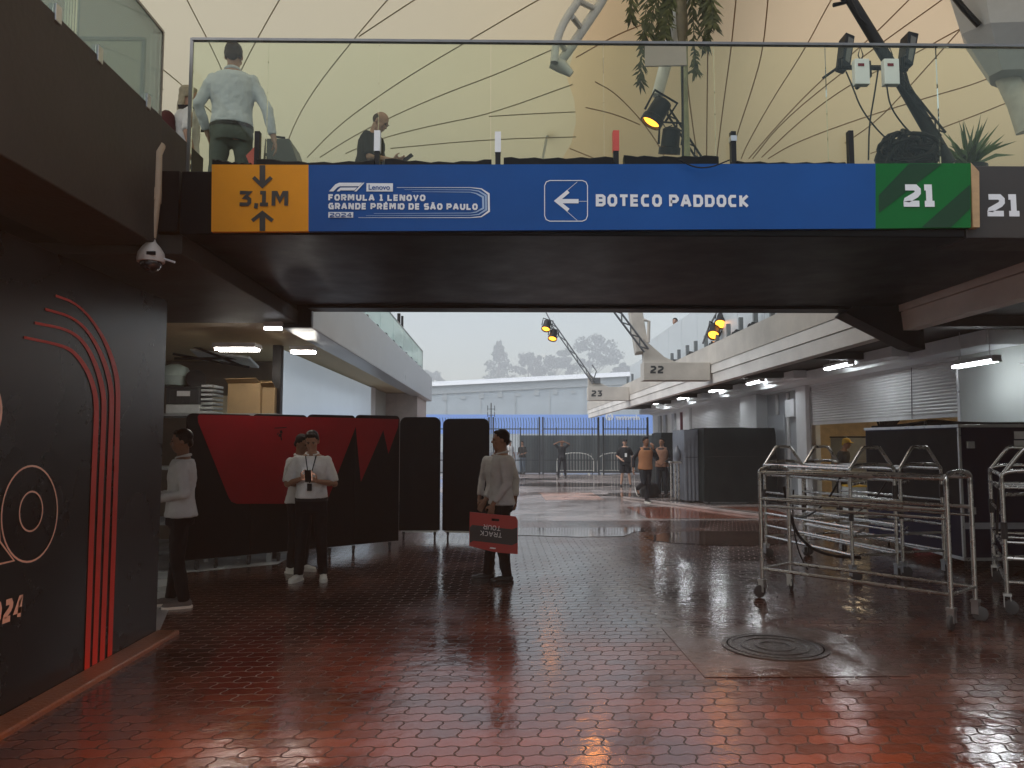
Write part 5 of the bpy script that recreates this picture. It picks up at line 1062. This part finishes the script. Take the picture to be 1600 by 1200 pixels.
def person(label, loc, rz=0., H=1.75, lean=0., tilt=0., yaw=0., arms=None, legs=None, skin=None, hair=m_hair, hairstyle="short", shirt=m_shirtw, sleeve=1.0, trousers=m_trb, shorts=False, shoes=m_shoeb, sole=None, hem=.90, vest=None, voxel=.010, curl=.35, collar=True, build=1.0, group=None, belt=True, tuck=False, hands=None):
    skin = skin or m_skin_a; k = H / 1.75; t = thing("person", label, "person", loc, rz, group); B = Body(); B.t = t; B.k = k
    Mx = M.Rotation(lean, 3, 'X'); pv = V((0, 0, .95))
    def U(p): p = V(p); return pv + Mx @ (p - pv)
    A = {'sR': U((-.172, .01, 1.39)), 'sL': U((.172, .01, 1.39)), 'eR': U((-.245, .04, 1.13)), 'eL': U((.245, .04, 1.13)), 'wR': U((-.26, -.03, .88)), 'wL': U((.26, -.03, .88))}
    A.update({q: V(v) for q, v in (arms or {}).items()})
    G = {'hR': V((-.088, 0, .90)), 'hL': V((.088, 0, .90)), 'kR': V((-.10, -.015, .50)), 'kL': V((.10, -.015, .50)), 'aR': V((-.11, .025, .09)), 'aL': V((.11, .025, .09)), 'tR': V((-.03, -1, 0)), 'tL': V((.03, -1, 0))}
    G.update({q: V(v) for q, v in (legs or {}).items()})
    def tors(inf, z0, z1, fl=0.):
        rings = []
        for z, rx, ry, oy in TORSO:
            if z < z0 - .001 or z > z1 + .001: continue
            e = inf + fl * max(0, (1.05 - z)) 
            rings.append([U(((rx * build + e) * math.cos(2 * math.pi * j / 20), oy + (ry * build + e) * math.sin(2 * math.pi * j / 20), z)) for j in range(20)])
        return rings
    hc = U((0, -.005, 1.625)); hr = Mx @ M.Rotation(yaw, 3, 'Z') @ M.Rotation(tilt, 3, 'X')
    def Hh(p): return hc + V((0, 0, -.05)) + hr @ (V(p) + V((0, 0, .05)))
    # body
    m = MB(); m.loft(tors(0, .8, 1.49)); m.tube([U((0, .015, 1.44)), U((0, .01, 1.52)), Hh((0, .015, -.03))], [.06, .054, .056], 12)
    for c0, r in (((0, .012, .035), (.074, .094, .086)), ((0, -.018, -.02), (.061, .074, .092)), ((0, -.038, -.078), (.043, .045, .036)), ((0, -.098, -.018), (.013, .018, .014)), ((0, -.088, .005), (.009, .012, .03)), ((-.028, -.080, .026), (.028, .014, .010)), ((.028, -.080, .026), (.028, .014, .010)), ((0, -.084, -.056), (.023, .014, .010)), ((-.075, .012, -.008), (.010, .020, .031)), ((.075, .012, -.008), (.010, .020, .031)), ((-.04, -.062, -.02), (.022, .02, .022)), ((.04, -.062, -.02), (.022, .02, .022))):
        m.ell(Hh(c0), r, 14, 10, hr)
    for s in 'RL':
        sh, e, w_ = A['s' + s], A['e' + s], A['w' + s]; m.ell(sh, .055); m.tube([sh, sh.lerp(e, .5), e, e.lerp(w_, .35), w_], [.05, .045, .038, .038, .026], 12); m.ell(e, .038)
        d = (w_ - e).normalized(); hd = (hands or {}).get(s); d = V(hd[0]).normalized() if hd else d; pn = V(hd[1]).normalized() if hd else (V((1 if s == 'R' else -1, .15, 0)) - d * d.dot(V((1 if s == 'R' else -1, .15, 0)))).normalized()
        pn = (pn - d * d.dot(pn)).normalized(); sd = d.cross(pn); rot = M((sd, pn, d)).transposed(); cu = hd[2] if hd and len(hd) > 2 else curl
        m.tube([w_ - d * .01, w_ + d * .03], [.026, .028], 10); m.ell(w_ + d * .055, (.038, .016, .052), 12, 8, rot)
        th = 1 if s == 'R' else -1
        fwd = V((0, -1, 0)); th = 1 if sd.dot(fwd) > 0 else -1
        for i, (o, L) in enumerate(((-.030, .066), (-.010, .080), (.011, .086), (.031, .076))):
            p = w_ + d * .095 + sd * (o * th); q = d.copy(); pts = [p - d * .02, p]
            for sgm in (.45, .32, .23): q = (q + pn * math.tan(min(1.2, cu * (1 + .3 * i * .2)))).normalized(); p = p + q * (L * sgm); pts.append(p)
            m.tube(pts, [.0095, .0095, .009, .0085, .007], 8)
        b0 = w_ + d * .03 + sd * (.03 * th); m.tube([b0, b0 + (d * .5 + sd * th * .8 + pn * .25).normalized() * .035, b0 + (d * .8 + sd * th * .6 + pn * (.3 + cu * .5)).normalized() * .062, b0 + (d * .95 + sd * th * .45 + pn * (.45 + cu * .6)).normalized() * .088], [.013, .012, .010, .008], 8)
        h, kn, an = G['h' + s], G['k' + s], G['a' + s]; m.tube([h + V((0, 0, .02)), h.lerp(kn, .5), kn, kn.lerp(an, .35), an], [.082, .068, .05, .052, .036], 12)
        td = G['t' + s].normalized(); m.tube([an - td * .03 - V((0, 0, .03)), an + td * .12 - V((0, 0, .055))], [.034, .028], 8)
    for q in range(len(m.v)): m.v[q] = m.v[q] * k
    B.body = link_mesh(mesh_mod(m, voxel, 2), "body", skin, t)
    # hair and eyes
    def part(fn, nm, mt, vx=voxel, sm=3, disp=0., ds=.12, par=None):
        q = MB(); fn(q)
        for i in range(len(q.v)): q.v[i] = q.v[i] * k
        return link_mesh(mesh_mod(q, vx, sm, disp, ds), nm, mt, par or t)
    def hairf(q):
        if hairstyle == "bald": q.ell(Hh((0, .03, .02)), (.079, .083, .072), 14, 10, hr); return
        q.ell(Hh((0, .022, .048)), (.080, .094, .083), 16, 10, hr); q.ell(Hh((0, -.035, .098)), (.056, .042, .022), 12, 8, hr)
        q.ell(Hh((-.064, .03, .012)), (.018, .045, .045), 10, 8, hr); q.ell(Hh((.064, .03, .012)), (.018, .045, .045), 10, 8, hr); q.ell(Hh((0, .075, -.015)), (.062, .035, .055), 12, 8, hr)
        if hairstyle == "long": q.ell(Hh((0, .07, -.10)), (.082, .04, .13), 12, 8, hr)
        if hairstyle == "cap": q.ell(Hh((0, .01, .075)), (.088, .105, .062), 14, 8, hr); q.ell(Hh((0, -.12, .055)), (.065, .065, .010), 14, 8, hr)
    part(hairf, "cap" if hairstyle == "cap" else "hair", hair, voxel * .9, 2, .006 if hairstyle != "bald" else 0, .03)
    e = MB(); 
    for s in (-1, 1): e.ell(Hh((s * .029, -.083, .010)) * k, V((.012, .008, .006)) * k, 10, 6, hr); e.ell(Hh((s * .030, -.0905, .030)) * k, V((.019, .006, .004)) * k, 10, 6, hr)
    link_mesh_obj = e.build("eyes", m_eye, t, smooth=True, local=True)
    # shirt
    def shirtf(q):
        q.loft(tors(.022, hem - .03 if not tuck else .94, 1.46, .10 if not tuck else .0))
        for s in 'RL':
            sh, el, w_ = A['s' + s], A['e' + s], A['w' + s]; q.ell(sh, .062)
            if sleeve >= .9: q.tube([sh, sh.lerp(el, .5), el, el.lerp(w_, .5), el.lerp(w_, sleeve - .08)], [.062, .056, .052, .047, .041], 14); q.ell(el, .055)
            else: q.tube([sh, sh.lerp(el, .4), sh.lerp(el, .92 if sleeve > .4 else .6)], [.062, .062, .060], 14)
    B.shirt = part(shirtf, "shirt", shirt, voxel * 1.15, 3, .022 if voxel < .012 else .015, .10)
    if collar:
        cl = MB(); cp = [U((.068 * math.cos(a), .01 + .066 * math.sin(a), 1.475 + .018 * math.sin(a))) * k for a in [2 * math.pi * j / 20 - math.pi / 2 + .25 for j in range(19)]]
        cl.tube(cp, .016 * k, 8, True); cl.build("collar", shirt, t, smooth=True, local=True)
    if vest is not None:
        def vf(q):
            q.loft(tors(.042, .87, 1.41, .02)); q.ell(A['sR'] * .82 + A['sL'] * .18 + V((0, 0, .03)), (.06, .10, .05)); q.ell(A['sL'] * .82 + A['sR'] * .18 + V((0, 0, .03)), (.06, .10, .05))
        part(vf, "bib", vest, voxel * 1.2, 3, .012)
    # trousers
    def trf(q):
        q.loft(tors(.016, .80, .97)); q.ell((0, .01, .85), (.15, .115, .10))
        for s in 'RL':
            h, kn, an = G['h' + s], G['k' + s], G['a' + s]
            if shorts: q.tube([h, h.lerp(kn, .5), h.lerp(kn, 1.02)], [.098, .105, .11], 14)
            else: q.tube([h, h.lerp(kn, .5), kn, kn.lerp(an, .4), an + (kn - an).normalized() * -.02], [.095, .086, .070, .066, .058], 14); q.ell(kn, .069)
    part(trf, "shorts" if shorts else "trousers", trousers, voxel * 1.15, 3, .02, .09)
    if belt and not tuck is None:
        bl = MB(); bl.loft([[p * k for p in [U(((.16 * build + .022) * math.cos(2 * math.pi * j / 24), .005 + (.115 * build + .022) * math.sin(2 * math.pi * j / 24), z)) for j in range(24)]] for z in (.925, .96)], False); bl.build("belt", m_black, t, smooth=True, local=True)
    # shoes
    for s in 'RL':
        an = G['a' + s]; td = G['t' + s].normalized(); sd = td.cross(V((0, 0, 1))).normalized(); upv = sd.cross(td); b0 = an - upv * .09
        rot = M((sd, td, upv)).transposed()
        def shf(q):
            q.ell(b0 + td * -.025 + upv * .045, (.040, .055, .042), 12, 8, rot); q.ell(b0 + td * .06 + upv * .042, (.044, .10, .038), 12, 8, rot); q.ell(b0 + td * .135 + upv * .034, (.046, .065, .030), 12, 8, rot); q.tube([b0 + td * -.02 + upv * .05, b0 + td * -.015 + upv * .105], [.042, .040], 10)
        sh = part(shf, "shoe", shoes, voxel * .8, 2)
        so_ = MB(); pts = [(-.036, -.07), (0, -.085), (.036, -.07), (.042, .0), (.047, .1), (.04, .17), (.012, .2), (-.02, .198), (-.042, .165), (-.047, .1), (-.042, 0)]
        so_.prism([(b0 + sd * x + td * y) * k for x, y in pts], upv * .024 * k); so_.build("sole", sole or m_shoeb, sh, local=True, smooth=False)
    B.A = A; B.G = G; B.Hh = Hh
    B.W = lambda p: V(loc) + M.Rotation(rz, 3, 'Z') @ (V(p) * k)
    B.Rz = M.Rotation(rz, 3, 'Z')
    return B
def gp(px, py): q = atZ(px, py); q.z = 0; return q
def phone(B, c, up, n, label, lit=None):
    up = (B.Rz @ V(up)).normalized(); n = (B.Rz @ V(n)).normalized(); x = up.cross(n).normalized(); n = x.cross(up); rot = M((x, n, up)).transposed(); c = B.W(c)
    t = thing("phone", label, "phone", c); MB().obox(c, (.075, .009, .155), rot).build("case", m_black, t, bevel=.003); MB().obox(c + n * .0055, (.066, .002, .142), rot).build("screen", lit or m_black, t); return t
m_lit = glow("lit phone screen", (.85, .9, 1), 6)

# man in white shirt with a phone in front of the red screen
ph_pose = dict(arms={'eR': (-.27, -.04, 1.12), 'eL': (.27, -.04, 1.12), 'wR': (-.09, -.245, 1.19), 'wL': (.10, -.235, 1.16)}, hands={'R': ((.75, -.45, .35), (.3, .75, .5), .55), 'L': ((-.8, -.4, .30), (-.2, .8, .6), .55)})
p = gp(484, 907); P1 = person("man in a white short sleeved shirt looking down at his lit phone", p, R(6), 1.77, lean=R(2), tilt=R(24), shirt=m_shirtw, sleeve=.6, shoes=m_shoew, sole=m_shoew, voxel=.0085, skin=m_skin_a, legs={'aR': (-.13, .0, .09), 'aL': (.15, .02, .09), 'tR': (-.35, -1, 0), 'tL': (.15, -1, 0), 'kR': (-.105, -.015, .5), 'kL': (.12, -.015, .5)}, tuck=True, build=1.06, **ph_pose)
phone(P1, (0.0, -.315, 1.225), (0, -.45, .9), (0, .9, .45), "black phone held by the man before the red screen, its screen lit", m_lit)
ln = MB(); ln.stroke([P1.W(q) for q in ((-.06, -.115, 1.45), (-.03, -.17, 1.30), (0, -.175, 1.14))], .012, (0, -1, 0)); ln.stroke([P1.W(q) for q in ((.06, -.115, 1.45), (.03, -.17, 1.30), (0, -.175, 1.14))], .012, (0, -1, 0), lift=.001)
t = thing("lanyard", "thin dark lanyard with a badge worn by the man with the lit phone", "lanyard", P1.W((0, -.17, 1.3))); ln.build("ribbon", m_black, t); q = P1.W((0, -.18, 1.09)); MB().obox(q, (.055, .004, .085), P1.Rz).build("badge", m_trb, t)
# man half hidden behind him
p = gp(466, 894); person("man in white polo mostly hidden behind the man with the lit phone", p, R(62), 1.73, tilt=R(20), shirt=m_shirtg, sleeve=.6, shoes=m_shoew, sole=m_shoew, voxel=.011, skin=m_skin_b, arms={'eR': (-.26, -.02, 1.13), 'eL': (.26, -.02, 1.13), 'wR': (-.10, -.22, 1.12), 'wL': (.10, -.22, 1.12)}, legs={'tL': (.1, -1, 0)})
# man at the hoarding edge
p = gp(277, 948); person("man in a white long sleeved shirt standing at the edge of the black hoarding", p, R(-70), 1.76, tilt=R(6), shirt=m_shirtg, sleeve=.95, shoes=m_shoeg, sole=m_shoew, voxel=.0095, skin=m_skin_b, arms={'eR': (-.25, .03, 1.13), 'eL': (.25, .04, 1.12), 'wR': (-.07, -.22, 1.08), 'wL': (.08, -.23, 1.06)}, hem=.88, belt=False, legs={'aR': (-.10, -.06, .09), 'aL': (.09, .06, .09)})
# man carrying the board
p = gp(783, 908); PB = person("man in a pale grey shirt carrying the red and black board by its handle", p, R(-82), 1.78, tilt=R(4), shirt=m_shirtg, sleeve=.96, shoes=m_shoeb, voxel=.009, skin=m_skin_a, arms={'eL': (.25, .03, 1.12), 'wL': (.245, -.13, .90), 'eR': (-.24, -.02, 1.13), 'wR': (-.20, -.16, .92)}, hands={'L': ((.0, -.22, -1), (-1, 0, 0), .8)}, hem=.86, legs={'aL': (.10, .05, .09), 'aR': (-.10, -.14, .09), 'kR': (-.1, -.09, .5), 'tL': (.12, -1, 0)})
p = gp(778, 882); person("dark haired man ahead of the board carrier, mostly hidden by the black screen", p, R(-20), 1.74, shirt=m_shirtg, sleeve=.95, voxel=.013, skin=m_skin_b, belt=False)
# the board: red panel with a black band and upside-down words
BY = 8.52
BP = lambda x, y, d=0.: atY(x, y, BY - d)
tb_ = thing("handheld_board", "red and black hand board with upside-down lettering held beside the man's knees", "board", BP(771, 833))
m_bred = mat("red board print", (.42, .03, .025), .45, var=.05); m_bblk = mat("black board print", (.016, .015, .016), .45)
CO = [(734, 800), (806, 807), (809, 812), (809, 864), (804, 867), (738, 857), (733, 853)]
hole = [(768, 810), (780, 811), (780, 815), (768, 814)]
outer = CO
bb = MB(); 
# board as a ring of quads round the handle hole
def lerp2(a, b, f): return (a[0] + (b[0] - a[0]) * f, a[1] + (b[1] - a[1]) * f)
ptsT = [(734, 800), (768, 803.4), (780, 804.6), (806, 807)]; ptsH1 = [(733.8, 810), hole[0], hole[1], (809, 813)]; ptsH2 = [(733.7, 813.5), hole[3], hole[2], (809, 816.5)]; ptsB = [(733, 853), (768, 861.5), (780, 863.6), (809, 866)]
for r0, r1, skip in ((ptsT, ptsH1, None), (ptsH1, ptsH2, 1), (ptsH2, ptsB, None)):
    for i in range(3):
        if i == skip: continue
        bb.prism([BP(*r0[i]), BP(*r0[i + 1]), BP(*r1[i + 1]), BP(*r1[i])], (0, .018, 0))
bb.build("panel", m_bred, tb_)
bd2 = MB(); bd2.add([BP(*q, .0015) for q in ((734, 824), (738, 820), (800, 827), (808.5, 824), (808.5, 848), (800, 852), (740, 845), (734, 848))], [(0, 1, 2, 3, 4, 5, 6, 7)]); bd2.build("black_band", m_bblk, tb_)
mb = MB(); dirx = (BP(740, 843) - BP(800, 850)).normalized(); upx = V((0, 0, -1)) + V((.0, 0, 0)); upx = V((dirx.z, 0, -dirx.x)).normalized() * 1; upx = upx if upx.z < 0 else -upx
lettering(mb, "TRACK", BP(784.5, 833, .003), dirx, upx, .050, .13, .8, .2, lift=.001); lettering(mb, "TOUR", BP(782.5, 822.5, .003) , dirx, upx, .050, .13, .8, .2, lift=.001)
for i in range(len(mb.v)): mb.v[i].y = BY - .0035
mb.build("lettering", m_white, tb_)
MB().add([BP(*q, .0018) for q in ((766, 855), (775, 856), (774, 858), (765, 857))], [(0, 1, 2, 3)]).build("emblem", m_white, tb_)
# people on the bridge
BX = lambda px, Y: (px - 781) / 1200 * Y
PBig = person("tall man in a pale blue shirt seen from behind walking on the footbridge", (BX(352, 7.0), 7.0, 3.585), R(186), 1.78, tilt=R(3), shirt=m_shirtb, sleeve=.97, trousers=m_trg, voxel=.009, skin=m_skin_c, hair=mat("brown hair", (.05, .033, .022), .5, spec=.12), build=1.08, tuck=True, arms={'eR': (-.31, .02, 1.13), 'wR': (-.37, -.02, .88), 'eL': (.29, .05, 1.14), 'wL': (.24, -.10, .93)}, legs={'kR': (-.12, -.06, .5), 'aR': (-.15, -.14, .09), 'kL': (.13, .0, .5), 'aL': (.17, .12, .10)})
pw = person("ash haired person in a white top with a dark backpack on the footbridge", (BX(281, 7.5), 7.5, 3.585), R(122), 1.60, tilt=R(6), shirt=m_shirtw, sleeve=.7, trousers=m_jean, voxel=.011, skin=m_skin_c, hair=m_hairgrey, hairstyle="long", collar=False)
t = thing("backpack", "dark maroon backpack worn by the ash haired person", "backpack", pw.W((0, .2, 1.2))); q = MB(); q.ell(pw.W((0, .20, 1.20)), (.10, .13, .21), 14, 10); q.ell(pw.W((0, .27, 1.10)), (.07, .09, .12), 12, 8); link_mesh(mesh_mod(q, .014, 3, .01), "bag", mat("maroon nylon", (.06, .012, .016), .6, spec=.12), None).parent = t
o = t.children[0]; o.data.transform(M.Translation(-t.location))
s_ = MB(); s_.stroke([pw.W(x) for x in ((-.13, .12, 1.44), (-.14, -.02, 1.47), (-.15, -.14, 1.36), (-.17, -.13, 1.2))], .04, (0, -1, 0)); s_.build("strap", m_black, t)
pbald = person("bald man in a dark t-shirt typing on his phone on the footbridge", (BX(566, 8.1), 8.1, 3.585), R(78), 1.62, lean=R(12), tilt=R(24), shirt=m_tee, sleeve=.5, trousers=m_trb, voxel=.0095, skin=m_skin_c, hair=m_hairshort, hairstyle="bald", collar=False, build=1.12, arms={'eR': (-.24, -.14, 1.10), 'eL': (.24, -.14, 1.10), 'wR': (-.10, -.36, 1.10), 'wL': (.08, -.36, 1.10)}, hands={'R': ((.4, -.9, .1), (.5, .3, .8), .5), 'L': ((-.4, -.9, .1), (-.5, .3, .8), .5)})
phone(pbald, (0, -.50, 1.14), (0, -.75, .5), (0, .5, .75), "phone held by the bald man on the footbridge")
# people by the fence and garages
person("man in dark clothes by the gate with both hands raised to his head", gp(878, 746), R(4), 1.76, shirt=m_dark, sleeve=.5, trousers=m_dark, voxel=.016, skin=m_skin_b, collar=False, arms={'eR': (-.36, -.03, 1.55), 'eL': (.36, -.03, 1.55), 'wR': (-.13, -.10, 1.66), 'wL': (.13, -.10, 1.66)}, legs={'aR': (-.17, 0, .09), 'aL': (.17, 0, .09), 'kR': (-.13, -.01, .5), 'kL': (.13, -.01, .5)}, hands={'R': ((1, -.1, .2), (0, .8, -.3), .4), 'L': ((-1, -.1, .2), (0, .8, -.3), .4)})
def at_ground(px, Y): return V((BX(px, Y), Y, 0))
person("person in a light shirt behind the iron fence at its left end", at_ground(797, 40.3), R(30), 1.74, shirt=m_shirtw, sleeve=.5, trousers=m_jean, voxel=.018, hairstyle="cap", hair=m_dark)
person("person in a dark shirt and jeans behind the iron fence at its left end", at_ground(816, 39.9), R(-35), 1.72, shirt=m_tee, sleeve=.5, trousers=m_jean, voxel=.018, arms={'wL': (.16, -.2, 1.06), 'wR': (-.16, -.2, 1.06)}, collar=False)
pk = gp(977, 760); PS = person("stocky person in a dark cap, t-shirt and shorts with a white badge", pk, R(-8), 1.76, shirt=m_dark, sleeve=.5, trousers=m_dark, shorts=True, voxel=.013, skin=m_skin_c, hairstyle="cap", hair=m_dark, build=1.15, collar=False, hem=.84, arms={'eR': (-.30, .0, 1.13), 'wR': (-.15, -.2, 1.0), 'eL': (.28, .05, 1.13)}, legs={'aR': (-.15, 0, .09), 'aL': (.19, -.02, .09), 'kL': (.14, -.02, .5)})
t = thing("badge", "white pass hanging on the chest of the person in shorts", "badge", PS.W((.02, -.18, 1.2))); MB().obox(PS.W((.03, -.185, 1.16)), (.08, .006, .14), PS.Rz).build("card", m_white, t); s_ = MB(); s_.stroke([PS.W(x) for x in ((-.07, -.10, 1.45), (.03, -.19, 1.24), (.09, -.10, 1.45))], .02, (0, -1, 0)); s_.build("strap", m_black, t)
pk = gp(1009, 785); person("marshal in an orange bib walking towards the camera, hand at his face", pk, R(14), 1.79, lean=R(4), tilt=R(4), yaw=R(12), shirt=m_dark, sleeve=.97, trousers=m_dark, voxel=.012, skin=m_skin_b, vest=m_orange, shoes=m_shoeb, sole=m_shoew, collar=False, belt=False, arms={'eL': (.30, -.12, 1.17), 'wL': (.13, -.22, 1.46), 'eR': (-.29, .10, 1.16), 'wR': (-.32, .06, .90)}, hands={'L': ((-.4, .1, 1), (0, .9, .1), .8)}, legs={'kR': (-.11, -.12, .52), 'aR': (-.11, .26, .36), 'tR': (0, -.6, -.8), 'kL': (.06, -.04, .5), 'aL': (.03, .0, .09)})
pk = gp(1035, 776); person("marshal in a faded orange bib and dark jacket beside the covered stack", pk, R(-28), 1.77, shirt=m_dark, sleeve=.97, trousers=m_dark, voxel=.013, skin=m_skin_b, vest=m_bib2, collar=False, belt=False, arms={'eR': (-.26, .02, 1.13), 'wR': (-.10, -.22, 1.02), 'eL': (.27, .04, 1.12), 'wL': (.14, -.2, 1.0)})
person("person in a red top looking over the milky screen on the right terrace", (BX(1058, 22.5), 22.5, 3.60), R(-30), 1.72, shirt=mat("red top", (.30, .06, .05), .7, spec=.12), sleeve=.5, voxel=.018, skin=m_skin_c, collar=False)
person("mechanic in a dark top with yellow patch inside the open garage", (8.05, 18.1, 0), R(40), 1.74, lean=R(12), shirt=mat("dark grey top", (.05, .05, .05), .7, spec=.12), sleeve=.5, voxel=.013, skin=m_skin_a, vest=None, collar=False, hairstyle="cap", hair=mat("yellow cap", (.55, .36, .03), .6))

# ---------------------------------------------------------------- rain haze
hzm = bpy.data.materials.new("rain haze"); hzm.use_nodes = True; n = hzm.node_tree.nodes; n.remove(n["Principled BSDF"])
pvn = n.new("ShaderNodeVolumePrincipled"); pvn.inputs["Density"].default_value = HAZE_D; pvn.inputs["Color"].default_value = (.96, .98, 1, 1); pvn.inputs["Anisotropy"].default_value = .2
hzm.node_tree.links.new(pvn.outputs[0], n["Material Output"].inputs["Volume"])
struct(MB().box(-240, 240, -18, 640, -1.0, 92).build("haze", hzm), "stuff")
